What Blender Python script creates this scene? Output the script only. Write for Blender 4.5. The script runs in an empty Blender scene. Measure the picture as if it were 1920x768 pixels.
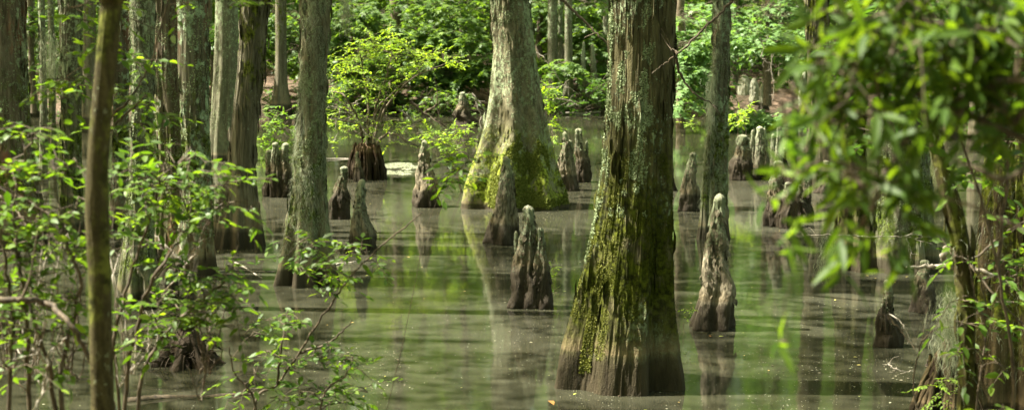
import bpy, math, random
import numpy as np
from mathutils import Vector
rng = np.random.default_rng(11)
random.seed(11)
S = bpy.context.scene
COL = S.collection

# ------------------------------------------------------------ camera geometry
F = 3300.0; HC = 2.4
PITCH = math.atan(364 / F)
CP, SP = math.cos(PITCH), math.sin(PITCH)

def ray(u, v):
    a = (u - 960) / F; b = -(v - 384) / F
    return np.array([a, CP + b * SP, -SP + b * CP])
def G(u, v, z=0.0):                       # point of the ground plane seen in that direction
    d = ray(u, v); t = (z - HC) / d[2]
    return np.array([0, 0, HC]) + d * t
def PT(u, v, Y):
    d = ray(u, v); t = Y / d[1]
    return np.array([0, 0, HC]) + d * t
SUN = np.array([-0.55, 0.06, 0.83]); SUN /= np.linalg.norm(SUN)

# ------------------------------------------------------------ noise
def _h(ix, iy, iz, s):
    h = (ix * 374761393 + iy * 668265263 + iz * 1440662683 + s * 97531) & 0x7fffffff
    h = ((h ^ (h >> 13)) * 1274126177) & 0x7fffffff
    return ((h ^ (h >> 16)) & 0xffff) / 65535.0
def vn(x, y, z, s=0):
    x, y, z = np.broadcast_arrays(np.asarray(x, float), y, z)
    ix, iy, iz = (np.floor(a).astype(np.int64) for a in (x, y, z))
    fx, fy, fz = x - ix, y - iy, z - iz
    fx, fy, fz = (f * f * (3 - 2 * f) for f in (fx, fy, fz))
    r = 0
    for dx in (0, 1):
        for dy in (0, 1):
            for dz in (0, 1):
                w = (fx if dx else 1 - fx) * (fy if dy else 1 - fy) * (fz if dz else 1 - fz)
                r = r + w * _h(ix + dx, iy + dy, iz + dz, s)
    return r
def fbm(x, y, z, s=0, o=3):
    r = 0; a = .5; t = 0
    for i in range(o):
        r = r + a * vn(x, y, z, s + i); t += a; x = x * 2.03; y = y * 2.03; z = z * 2.03; a *= .5
    return r / t

# ------------------------------------------------------------ object helpers
def mk_mesh(name, V, F_, attrs=None, smooth=True):
    """F_: list of (n,k) index arrays"""
    me = bpy.data.meshes.new(name)
    V = np.asarray(V, np.float32)
    me.vertices.add(len(V)); me.vertices.foreach_set('co', V.ravel())
    F_ = [np.asarray(f, np.int32) for f in F_ if len(f)]
    nl = sum(f.size for f in F_); nf = sum(len(f) for f in F_)
    me.loops.add(nl); me.polygons.add(nf)
    me.loops.foreach_set('vertex_index', np.concatenate([f.ravel() for f in F_]).astype(np.int32))
    sizes = np.concatenate([np.full(len(f), f.shape[1]) for f in F_])
    me.polygons.foreach_set('loop_start', np.concatenate([[0], np.cumsum(sizes)[:-1]]).astype(np.int32))
    me.polygons.foreach_set('use_smooth', np.full(nf, smooth))
    for k, a in (attrs or {}).items():
        at = me.attributes.new(k, 'FLOAT', 'POINT'); at.data.foreach_set('value', np.asarray(a, np.float32))
    me.update(calc_edges=True)
    return me
def link(name, me, mat=None, parent=None, loc=None):
    o = bpy.data.objects.new(name, me); COL.objects.link(o)
    if me is not None and mat is not None and not me.materials:
        for m_ in (mat if isinstance(mat, (list, tuple)) else [mat]): me.materials.append(m_)
    if parent is not None: o.parent = parent
    if loc is not None: o.location = [float(c) for c in loc]
    return o
def tag(o, label, cat, group=None):
    o['label'] = label; o['category'] = cat
    if group: o['group'] = group
    return o
def thing(name, label, cat, loc, group=None):
    return tag(link(name, None, loc=loc), label, cat, group)
def copy_thing(root, loc, rotz, scale, label=None):
    r = root.copy(); COL.objects.link(r); r.location = [float(c) for c in loc]
    r.rotation_euler = (0, 0, rotz); r.scale = scale
    if label: r['label'] = label
    for ch in list(root.children):
        c = ch.copy(); COL.objects.link(c); c.parent = r
    return r

class Acc:
    """collects quads / tris with attributes"""
    def __init__(s): s.V = []; s.q = []; s.t = []; s.n = 0; s.a = []; s.mi = 0; s.qm = []; s.tm = []
    def add(s, V, q=None, t=None, a=0.0):
        V = np.asarray(V, float)
        if q is not None and len(q): s.q.append(np.asarray(q) + s.n); s.qm.append(np.full(len(q), s.mi))
        if t is not None and len(t): s.t.append(np.asarray(t) + s.n); s.tm.append(np.full(len(t), s.mi))
        s.V.append(V); s.a.append(np.broadcast_to(np.asarray(a, float), (len(V),))); s.n += len(V)
    def mesh(s, name, origin=(0, 0, 0), smooth=True, attr='tint'):
        V = np.concatenate(s.V) - np.asarray(origin)
        fs = []
        if s.q: fs.append(np.concatenate(s.q))
        if s.t: fs.append(np.concatenate(s.t))
        me = mk_mesh(name, V, fs, {attr: np.concatenate(s.a)}, smooth)
        mi = np.concatenate(([np.concatenate(s.qm)] if s.q else []) + ([np.concatenate(s.tm)] if s.t else []))
        if mi.max() > 0: me.polygons.foreach_set('material_index', mi.astype(np.int32))
        return me

def catmull(P, n=6):
    P = np.asarray(P, float)
    if len(P) < 3:
        t = np.linspace(0, 1, n)[:, None]; return P[0] + (P[-1] - P[0]) * t
    Q = np.vstack([2 * P[0] - P[1], P, 2 * P[-1] - P[-2]]); out = []
    for i in range(1, len(Q) - 2):
        t = np.linspace(0, 1, n, endpoint=False)[:, None]
        a, b, c, d = Q[i - 1], Q[i], Q[i + 1], Q[i + 2]
        out.append(.5 * ((2 * b) + (c - a) * t + (2 * a - 5 * b + 4 * c - d) * t ** 2 + (-a + 3 * b - 3 * c + d) * t ** 3))
    out.append(P[-1:])
    return np.vstack(out)
def tube(acc, P, r0, r1, sides=6, a=0.0, knob=0.0, flat=1.0):
    P = np.asarray(P, float); m = len(P)
    T = np.gradient(P, axis=0); T /= np.linalg.norm(T, axis=1)[:, None] + 1e-9
    ref = np.array([0, 1, 0]) if abs(T[0][1]) < .8 else np.array([1, 0, 0])
    A = np.cross(T, ref); A /= np.linalg.norm(A, axis=1)[:, None] + 1e-9
    B = np.cross(T, A)
    R = np.linspace(0, 1, m); R = r0 + (r1 - r0) * R
    th = np.arange(sides) / sides * 2 * math.pi
    rr = R[:, None] * np.ones(sides)[None]
    if knob: rr = rr * (1 + knob * (rng.random((m, sides)) - .5))
    V = P[:, None, :] + rr[..., None] * (A[:, None] * np.cos(th)[None, :, None] + flat * B[:, None] * np.sin(th)[None, :, None])
    i = np.arange(m - 1)[:, None] * sides; j = np.arange(sides)[None]; k = (j + 1) % sides
    q = np.stack([i + j, i + k, i + k + sides, i + j + sides], -1).reshape(-1, 4)
    acc.add(V.reshape(-1, 3), q, a=a)
    c = (m - 1) * sides
    acc.add(np.vstack([V[-1], P[-1] + T[-1] * r1]), t=[[x, (x + 1) % sides, sides] for x in range(sides)], a=a)

# ------------------------------------------------------------ leaf templates
def tmpl(kind):
    if kind in ('oval', 'lance', 'bit'):
        w = {'oval': .21, 'lance': .115, 'bit': .33}[kind]
        V = np.array([[0, 0, 0], [.3, w, .04], [.3, -w, .04], [.33, 0, -.01], [.68, w * .82, .0], [.68, -w * .82, .0], [.7, 0, -.05], [1, 0, -.12]])
        t = [[0, 3, 1], [0, 2, 3], [4, 6, 7], [6, 5, 7]]; q = [[3, 6, 4, 1], [2, 5, 6, 3]]
        return V, np.array(q), np.array(t)
    if kind == 'maple':
        V = [[0, 0, 0]]; q = []
        for ang, ln in ((0, 1), (48, .9), (-48, .9), (105, .55), (-105, .55)):
            a = math.radians(ang); n = len(V)
            for da, l, z in ((-24, .5, .02), (0, 1, -.1), (24, .5, .02)):
                b = a + math.radians(da) ; V.append([.15 + l * ln * math.cos(b) * .85, l * ln * math.sin(b) * .85, z * ln])
            q.append([0, n, n + 1, n + 2])
        return np.array(V), np.array(q), np.zeros((0, 3), int)
    if kind == 'frond':      # cypress twig: narrow feather
        V = []; q = []
        V = np.array([[0, 0, 0], [.35, .13, 0], [.35, -.13, 0], [1, 0, -.1]]); q = [[0, 2, 3, 1]]
        return V, np.array(q), np.zeros((0, 3), int)
TM = {k: tmpl(k) for k in ('oval', 'lance', 'maple', 'bit', 'frond')}
def norm(a): return a / (np.linalg.norm(a, axis=-1, keepdims=True) + 1e-9)
def add_leaves(acc, P, D, N, s, kind, tint):
    V0, q, t = TM[kind]; n = len(P)
    if n == 0: return
    D = norm(D); W = norm(np.cross(N, D)); N = np.cross(D, W)
    s = np.broadcast_to(s, (n,))
    V = P[:, None] + s[:, None, None] * (V0[None, :, 0:1] * D[:, None] + V0[None, :, 1:2] * W[:, None] + V0[None, :, 2:3] * N[:, None])
    k = len(V0); off = (np.arange(n) * k)[:, None, None]
    acc.add(V.reshape(-1, 3), (q[None] + off).reshape(-1, 4), (t[None] + off).reshape(-1, 3) if len(t) else None, a=np.repeat(tint, k))

# ------------------------------------------------------------ materials
class NT:
    def __init__(s, name):
        s.m = bpy.data.materials.new(name); s.m.use_nodes = True
        s.t = s.m.node_tree; s.t.nodes.clear(); s.out = s.n('ShaderNodeOutputMaterial')
    def n(s, typ, **kw):
        o = s.t.nodes.new(typ)
        for k, v in kw.items():
            if k in o.inputs: o.inputs[k].default_value = v
            else: setattr(o, k, v)
        return o
    def l(s, a, b): s.t.links.new(a, b)
    def obj(s, scale=(1, 1, 1)):
        tc = s.n('ShaderNodeTexCoord'); mp = s.n('ShaderNodeMapping'); mp.inputs['Scale'].default_value = scale
        s.l(tc.outputs['Object'], mp.inputs['Vector']); return mp.outputs[0]
    def noise(s, scale, vec=None, detail=4, rough=.55, dist=0.0):
        o = s.n('ShaderNodeTexNoise'); o.inputs['Scale'].default_value = scale; o.inputs['Detail'].default_value = detail
        o.inputs['Roughness'].default_value = rough; o.inputs['Distortion'].default_value = dist
        if vec is not None: s.l(vec, o.inputs['Vector'])
        return o.outputs['Fac']
    def ramp(s, fac, stops, interp='LINEAR'):
        o = s.n('ShaderNodeValToRGB'); cr = o.color_ramp; cr.interpolation = interp
        while len(cr.elements) < len(stops): cr.elements.new(.5)
        for e, (p, c) in zip(cr.elements, stops):
            e.position = p; e.color = (c, c, c, 1) if not hasattr(c, '__len__') else (*c, 1)
        s.l(fac, o.inputs['Fac']); return o.outputs['Color']
    def mix(s, fac, a, b, mode='MIX'):
        o = s.n('ShaderNodeMix', data_type='RGBA', blend_type=mode)
        for val, idx in ((fac, 0), (a, 6), (b, 7)):
            if hasattr(val, 'links'): s.l(val, o.inputs[idx])
            elif idx == 0: o.inputs[0].default_value = val
            else: o.inputs[idx].default_value = (*val, 1)
        return o.outputs[2]
    def math(s, op, a, b=0.0, clamp=False):
        o = s.n('ShaderNodeMath', operation=op, use_clamp=clamp)
        for i, x in enumerate((a, b)):
            if hasattr(x, 'links'): s.l(x, o.inputs[i])
            else: o.inputs[i].default_value = x
        return o.outputs[0]
    def z(s):
        tc = s.n('ShaderNodeTexCoord'); sx = s.n('ShaderNodeSeparateXYZ'); s.l(tc.outputs['Object'], sx.inputs[0]); return sx.outputs[2]
    def attr(s, name):
        o = s.n('ShaderNodeAttribute'); o.attribute_name = name; return o.outputs['Fac']
    def bump(s, h, strength, dist, nrm=None):
        o = s.n('ShaderNodeBump'); o.inputs['Strength'].default_value = strength; o.inputs['Distance'].default_value = dist
        s.l(h, o.inputs['Height'])
        if nrm is not None: s.l(nrm, o.inputs['Normal'])
        return o.outputs[0]
    def principled(s, col, rough=.8, nrm=None, spec=.3, sheen=None):
        o = s.n('ShaderNodeBsdfPrincipled')
        if hasattr(col, 'links'): s.l(col, o.inputs['Base Color'])
        else: o.inputs['Base Color'].default_value = (*col, 1)
        if hasattr(rough, 'links'): s.l(rough, o.inputs['Roughness'])
        else: o.inputs['Roughness'].default_value = rough
        o.inputs['Specular IOR Level'].default_value = spec
        if nrm is not None: s.l(nrm, o.inputs['Normal'])
        return o.outputs[0]
    def done(s, sh): s.l(sh, s.out.inputs['Surface']); return s.m

def ss(x, a, b): return None
def bark(name, groove, light, lichen=(.30, .34, .24), lich=.5, lscale=7, moss=(.07, .095, .012), mz=(0, 0, 0, 0), mossamt=.5,
         wet=.2, fib=16, stretch=.07, strip=None, bumpd=.02, red=None):
    """fibrous bark with lichen scabs, a moss belt between mz heights (fade in, full, full, fade out) and a stained waterline"""
    k = NT(name); z = k.z()
    v = k.obj((1, 1, stretch))
    f1 = k.noise(fib, v, 6, .62, .6); f2 = k.noise(fib * 3.3, k.obj((1, 1, stretch * 2)), 4, .6)
    f = k.math('ADD', k.math('MULTIPLY', f1, .68), k.math('MULTIPLY', f2, .32))
    col = k.ramp(f, [(.36, groove), (.48, tuple(.6 * a + .4 * b for a, b in zip(groove, light))), (.62, light)])
    big = k.noise(2.6, k.obj((1, 1, .5)), 3)
    col = k.mix(k.ramp(big, [(.35, 0.), (.7, .65)]), col, tuple(c * .42 for c in light))
    if red: col = k.mix(k.ramp(k.noise(3.1, k.obj((1.3, 1.3, .35)), 3), [(.56, 0.), (.66, .75)]), col, red)
    # bare pale sapwood streaks near the foot
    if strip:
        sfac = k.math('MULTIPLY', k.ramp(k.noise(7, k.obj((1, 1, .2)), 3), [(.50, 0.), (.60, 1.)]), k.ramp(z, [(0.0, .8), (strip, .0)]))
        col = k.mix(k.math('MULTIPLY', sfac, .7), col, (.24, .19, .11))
    # lichen scabs
    ln = k.noise(lscale * 5, k.obj((1, 1, .8)), 5, .7)
    lb = k.noise(lscale * .45, k.obj((1, 1, .55)), 3)
    lm = k.math('ADD', k.math('MULTIPLY', ln, .55), k.math('MULTIPLY', lb, .45))
    th = .60 - .13 * lich
    lmask = k.ramp(lm, [(th, 0.), (th + .035, .92)])
    ltone = k.mix(k.noise(55, k.obj(), 3), tuple(c * .55 for c in lichen), tuple(min(1, c * 1.25) for c in lichen))
    zf = k.ramp(k.math('MULTIPLY', z, .5), [(.06, 0.), (.30, 1.)])
    lmask = k.math('MULTIPLY', lmask, zf)
    col = k.mix(lmask, col, ltone)
    # moss
    if mz[3] > 0:
        zn = k.math('ADD', z, k.math('MULTIPLY', k.math('SUBTRACT', k.noise(5, k.obj(), 4), .5), .5))
        H = 4.0
        belt = k.ramp(k.math('DIVIDE', zn, H), [(mz[0] / H, 0.), (mz[1] / H, 1.), (mz[2] / H, 1.), (mz[3] / H, 0.)])
        mm = k.math('MULTIPLY', k.ramp(k.noise(9, k.obj((1, 1, .6)), 6, .65), [(.56 - .22 * mossamt, 0.), (.66 - .2 * mossamt, 1.)]), belt)
        mt = k.mix(k.ramp(k.noise(30, k.obj(), 4), [(.4, 0.), (.62, 1.)]), tuple(c * .35 for c in moss), tuple(c * 1.7 for c in moss))
        col = k.mix(mm, col, mt)
    # waterline stain
    zz = k.math('ADD', z, k.math('MULTIPLY', k.math('SUBTRACT', k.noise(9, k.obj((1, 1, .6)), 3), .5), wet * .14))
    tan = k.ramp(zz, [(wet * .98, 0.), (wet * 1.06, .38), (wet * 1.5, 0.)]); col = k.mix(tan, col, (.22, .16, .09))
    wm = k.ramp(zz, [(0., .86), (wet * .8, .74), (wet, .12), (wet * 1.2, 0.)])
    col = k.mix(wm, col, (.024, .018, .010))
    hh = k.math('ADD', f, k.math('MULTIPLY', lmask, .25))
    hh = k.math('ADD', hh, k.math('MULTIPLY', k.noise(90, k.obj(), 3), .18))
    nb = k.bump(hh, 1.0, bumpd)
    rough = k.ramp(wm, [(0., .9), (1., .7)])
    return k.done(k.principled(col, rough, nb, .12))

def leafmat(name, c1, c2, trans=.45, rough=.42, spec=.5, tr_tint=(1.55, 1.7, .5), c3=None):
    k = NT(name); a = k.attr('tint')
    st = [(0., c1), (.75, c2)] + ([(1., c3)] if c3 else [])
    col = k.ramp(a, st)
    p = k.principled(col, rough, None, spec)
    tcol = k.mix(1.0, col, tr_tint, 'MULTIPLY')
    tr = k.n('ShaderNodeBsdfTranslucent'); k.l(tcol, tr.inputs['Color'])
    mx = k.n('ShaderNodeMixShader'); mx.inputs[0].default_value = trans
    k.l(p, mx.inputs[1]); k.l(tr.outputs[0], mx.inputs[2])
    return k.done(mx.outputs[0])

def simple(name, c1, c2, scale=20, rough=.85, bumpd=.004, stretch=1.0, spec=.3):
    k = NT(name); n = k.noise(scale, k.obj((1, 1, stretch)), 5)
    return k.done(k.principled(k.ramp(n, [(.35, c1), (.65, c2)]), rough, k.bump(n, .8, bumpd), spec))

M = {}
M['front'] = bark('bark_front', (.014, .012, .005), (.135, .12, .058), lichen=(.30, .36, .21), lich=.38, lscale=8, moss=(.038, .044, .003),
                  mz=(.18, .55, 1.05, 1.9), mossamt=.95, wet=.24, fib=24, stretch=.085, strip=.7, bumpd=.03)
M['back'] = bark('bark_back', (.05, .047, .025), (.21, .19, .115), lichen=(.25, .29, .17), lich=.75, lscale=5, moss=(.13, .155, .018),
                 mz=(.0, .05, .6, 1.05), mossamt=.7, wet=.07, fib=13, stretch=.3, strip=.5, bumpd=.02)  # pale foot wood and moss, brightened in colour for the sunlight there
M['wispy'] = bark('bark_wispy', (.03, .025, .012), (.20, .18, .11), lichen=(.22, .25, .14), lich=.6, lscale=8, moss=(.06, .08, .01),
                  mz=(.15, .5, 1.0, 1.6), mossamt=.4, wet=.16, fib=16, stretch=.06, strip=.7)
M['brown'] = bark('bark_brown', (.03, .024, .012), (.20, .18, .12), lichen=(.28, .30, .20), lich=.15, moss=(.07, .08, .01), mz=(1.3, 1.8, 3, 3.9),
                  mossamt=.3, wet=.2, fib=20, stretch=.05, strip=.9)
M['patchy'] = bark('bark_patchy', (.03, .023, .012), (.185, .17, .115), lichen=(.33, .42, .27), lich=.8, lscale=3.2, moss=(.06, .08, .01),
                   mz=(.2, .5, 1.2, 2.), mossamt=.4, wet=.22, fib=17, stretch=.06, strip=.8, red=(.17, .075, .045))
M['rusty'] = bark('bark_rusty', (.03, .02, .010), (.19, .16, .11), lichen=(.28, .33, .20), lich=.45, lscale=5, moss=(.06, .08, .01),
                  mz=(.2, .5, 1.2, 2.), mossamt=.4, wet=.22, fib=20, stretch=.05, strip=.8, red=(.22, .09, .05))
M['grey'] = bark('bark_grey', (.035, .033, .017), (.20, .19, .12), lichen=(.26, .30, .18), lich=.7, lscale=5, wet=.14, fib=18, stretch=.09,
                 moss=(.06, .08, .012), mz=(.1, .3, 1.0, 1.8), mossamt=.5)
M['ashen'] = bark('bark_ashen', (.05, .048, .028), (.19, .185, .12), lichen=(.25, .30, .18), lich=.6, lscale=4, wet=.1, fib=14, stretch=.1)
M['oldsplit'] = bark('bark_split', (.018, .012, .006), (.12, .092, .048), lichen=(.26, .27, .17), lich=.15, moss=(.08, .09, .012), mz=(.3, .6, 1.4, 2.4),
                     mossamt=.5, wet=.12, fib=13, stretch=.035, bumpd=.04)
M['sapling'] = bark('bark_sapling', (.014, .011, .004), (.075, .064, .027), lichen=(.2, .22, .13), lich=.1, moss=(.06, .065, .012), mz=(.1, .4, 3, 3.9),
                    mossamt=.35, wet=.01, fib=38, stretch=.3, bumpd=.006)
M['stem'] = simple('shrub_stem', (.05, .038, .022), (.17, .135, .09), 60, .8, .002, .3)
M['deadtwig'] = simple('bleached_twig', (.12, .10, .075), (.36, .32, .26), 60, .8, .002, .5)
M['darktwig'] = simple('dark_twig', (.03, .022, .014), (.10, .075, .045), 60, .8, .002, .5)
M['lichenflake'] = leafmat('lichen_flake', (.16, .20, .10), (.27, .32, .18), .15, .9, .1, (1, 1, .8))
M['darkmoss'] = leafmat('dark_moss_flake', (.028, .036, .003), (.055, .062, .006), .15, .9, .1, (1.2, 1.2, .5))
M['mossflake2'] = leafmat('sunlit_moss_flake', (.075, .095, .012), (.17, .19, .045), .2, .9, .1, (1.2, 1.2, .5))
M['mossflake'] = leafmat('moss_flake', (.07, .082, .010), (.17, .175, .05), .2, .9, .1, (1.2, 1.2, .5))
M['beard'] = leafmat('beard_lichen', (.20, .23, .15), (.33, .35, .24), .3, .9, .1, (1, 1, .85))
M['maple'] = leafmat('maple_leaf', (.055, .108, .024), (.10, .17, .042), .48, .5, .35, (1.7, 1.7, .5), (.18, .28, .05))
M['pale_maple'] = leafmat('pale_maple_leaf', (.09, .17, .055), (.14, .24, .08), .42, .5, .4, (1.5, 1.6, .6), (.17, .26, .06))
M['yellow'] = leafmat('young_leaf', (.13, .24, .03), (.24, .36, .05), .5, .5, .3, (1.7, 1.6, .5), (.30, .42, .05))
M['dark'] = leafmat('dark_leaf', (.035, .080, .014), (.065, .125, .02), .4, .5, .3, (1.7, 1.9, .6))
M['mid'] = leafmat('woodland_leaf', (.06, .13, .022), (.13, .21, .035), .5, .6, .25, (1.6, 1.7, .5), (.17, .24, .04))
M['front_leaf'] = leafmat('shrub_leaf', (.028, .072, .008), (.085, .15, .015), .5, .5, .3, (2.0, 1.9, .6), (.19, .28, .03))
M['willow'] = leafmat('long_leaf', (.028, .066, .007), (.052, .100, .010), .52, .55, .3, (2.4, 2.0, .6), (.10, .16, .015))
M['canopy'] = leafmat('cypress_needles', (.05, .10, .02), (.10, .16, .035), .4, .6, .2, (1.5, 1.6, .6))
def knee_mat(name, light, dark, wetz, cap, capamt=.5, lo=0.65):
    k = NT(name); t = k.attr('tint'); z = k.z()
    f = k.math('ADD', k.math('MULTIPLY', k.noise(30, k.obj((1, 1, .16)), 6, .7, 1.2), .7), k.math('MULTIPLY', k.noise(70, k.obj((1, 1, .3)), 4), .3))
    col = k.ramp(f, [(.40, dark), (.50, tuple(.5 * a + .5 * b for a, b in zip(dark, light))), (.66, light)])
    ln = k.math('ADD', k.noise(38, k.obj(), 5, .7), k.math('MULTIPLY', t, capamt))
    lm = k.ramp(ln, [(.76, 0.), (.84, .9)])
    col = k.mix(lm, col, k.mix(k.noise(80, k.obj(), 3), tuple(c * .6 for c in cap), tuple(min(1, c * 1.2) for c in cap)))
    tipm = k.ramp(k.math('ADD', t, k.math('MULTIPLY', k.noise(30, k.obj(), 2), .06)), [(.99, 0.), (1.03, .4)])
    col = k.mix(tipm, col, (.30, .27, .20))
    zz = k.math('ADD', z, k.math('MULTIPLY', k.math('SUBTRACT', k.noise(14, k.obj((1, 1, .5)), 3), .5), wetz * .14))
    col = k.mix(k.ramp(zz, [(wetz * .98, 0.), (wetz * 1.05, .4), (wetz * 1.4, 0.)]), col, (.15, .11, .06))
    wm = k.ramp(zz, [(0., .93), (wetz * .85, .72), (wetz, .1), (wetz * 1.15, 0.)])
    col = k.mix(wm, col, (.022, .016, .010))
    nb = k.bump(k.math('ADD', f, k.math('MULTIPLY', lm, .3)), 1., .03)
    return k.done(k.principled(col, k.ramp(wm, [(0., .9), (1., .65)]), nb, .12))
M['knee'] = knee_mat('knee_wood', (.27, .235, .16), (.045, .036, .022), .22, (.20, .225, .13), .42)
M['knee_dark'] = knee_mat('knee_dark_wood', (.185, .16, .105), (.03, .023, .013), .34, (.20, .225, .14), .42)
M['knee_pale'] = knee_mat('knee_lit_wood', (.48, .48, .36), (.16, .155, .10), .10, (.46, .48, .36), .3)  # paler tone making up for sunlight missing on the far knees
M['knee_grey'] = knee_mat('knee_grey_wood', (.23, .215, .15), (.05, .043, .026), .16, (.25, .275, .18), .5)

# ------------------------------------------------------------ canopy gaps: sun patches found in the photograph
GAPS = []
def gap(u, v, Y, r): GAPS.append((PT(u, v, Y), r))
gap(940, 330, 20.2, .9); gap(1000, 300, 20.3, .6); gap(1655, 440, 16, .45); gap(885, 330, 20.3, .95); gap(905, 250, 20.5, .4); gap(1050, 320, 20.6, .35); gap(872, 375, 20.3, .6)
gap(1132, 120, 11.2, .14); gap(1128, 20, 11.2, .14); gap(1122, 330, 11.2, .14); gap(1112, 240, 11.2, .12); gap(1085, 560, 10.9, .17); gap(1070, 690, 10.8, .16); gap(1110, 440, 11, .13)
gap(735, 130, 26, 1.0); gap(640, 190, 26, .6); gap(790, 110, 26, .7); gap(700, 90, 26, .8)
gap(1030, 220, 22, .3); gap(1062, 300, 23.3, .35); gap(1085, 250, 24, .3); gap(797, 290, 21.2, .3)
gap(540, 140, 44, 1.3); gap(610, 170, 44, .8); gap(760, 160, 44, .8)
gap(560, 60, 42, 1.4); gap(850, 60, 40, 1.5); gap(880, 130, 40, 1.0); gap(700, 20, 42, 1.4)
gap(620, 20, 42, 1.2); gap(800, 30, 42, 1.4); gap(520, 60, 43, .8); gap(1060, 110, 41, .9); gap(1290, 60, 35, 1.2); gap(1060, 30, 43, .8); gap(1320, 120, 34, 1.6); gap(1400, 200, 34, 1.2); gap(1450, 60, 36, 1.6)
gap(1340, 380, 13.2, .25); gap(1320, 470, 13.2, .2); gap(1420, 250, 23.5, .5)
gap(1410, 150, 42, 1.5); gap(1508, 160, 40, .6); gap(1735, 500, 13.5, .3)
gap(990, 390, 14, .15); gap(1012, 430, 14, .12); gap(520, 280, 22, .35)
gap(645, 320, 20, .2); gap(678, 350, 17.5, .2)
gap(560, 200, 15, .14); gap(550, 330, 15, .14)
gap(70, 280, 17, .3); gap(100, 100, 17, .3)
gap(90, 260, 5.6, .3); gap(110, 440, 5.6, .2); gap(340, 350, 6, .25); gap(350, 590, 6.3, .2); gap(30, 240, 5.6, .2)
gap(600, 470, 7, .3); gap(560, 690, 8, .4); gap(140, 160, 6.5, .3)
gap(1480, 380, 3, .12); gap(1640, 130, 3, .12); gap(1780, 300, 6.5, .4); gap(1880, 500, 7, .3); gap(1560, 260, 3, .1)
for u, v in ((640, 380), (740, 385), (600, 500), (700, 420), (1450, 420), (1300, 540), (1620, 560), (500, 480), (940, 640), (800, 470), (1420, 600)):
    g = G(u, v); GAPS.append((g, .7 if v < 450 else .4))
def keep_mask(P):
    m = np.ones(len(P), bool)
    for p, r in GAPS:
        w = P - p; t = w @ SUN
        d = np.linalg.norm(w - t[:, None] * SUN, axis=1)
        m &= ~((t > 0.4 + r) & (d < r * 1.1))
    return m

# ------------------------------------------------------------ trunks
def smooth_interp(x, xs, ys):
    xs = np.array(xs, float); ys = np.array(ys, float); o = np.argsort(xs); xs, ys = xs[o], ys[o]
    d = np.diff(ys) / np.diff(xs); m = np.zeros(len(xs)); m[0] = d[0]; m[-1] = d[-1]
    for i in range(1, len(xs) - 1):
        m[i] = 0 if d[i - 1] * d[i] <= 0 else 2 * d[i - 1] * d[i] / (d[i - 1] + d[i])
    x = np.clip(x, xs[0], xs[-1]); i = np.clip(np.searchsorted(xs, x) - 1, 0, len(xs) - 2)
    h = xs[i + 1] - xs[i]; t = (x - xs[i]) / h
    return ((2 * t ** 3 - 3 * t ** 2 + 1) * ys[i] + (t ** 3 - 2 * t ** 2 + t) * h * m[i] + (-2 * t ** 3 + 3 * t ** 2) * ys[i + 1] + (t ** 3 - t ** 2) * h * m[i + 1])

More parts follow.
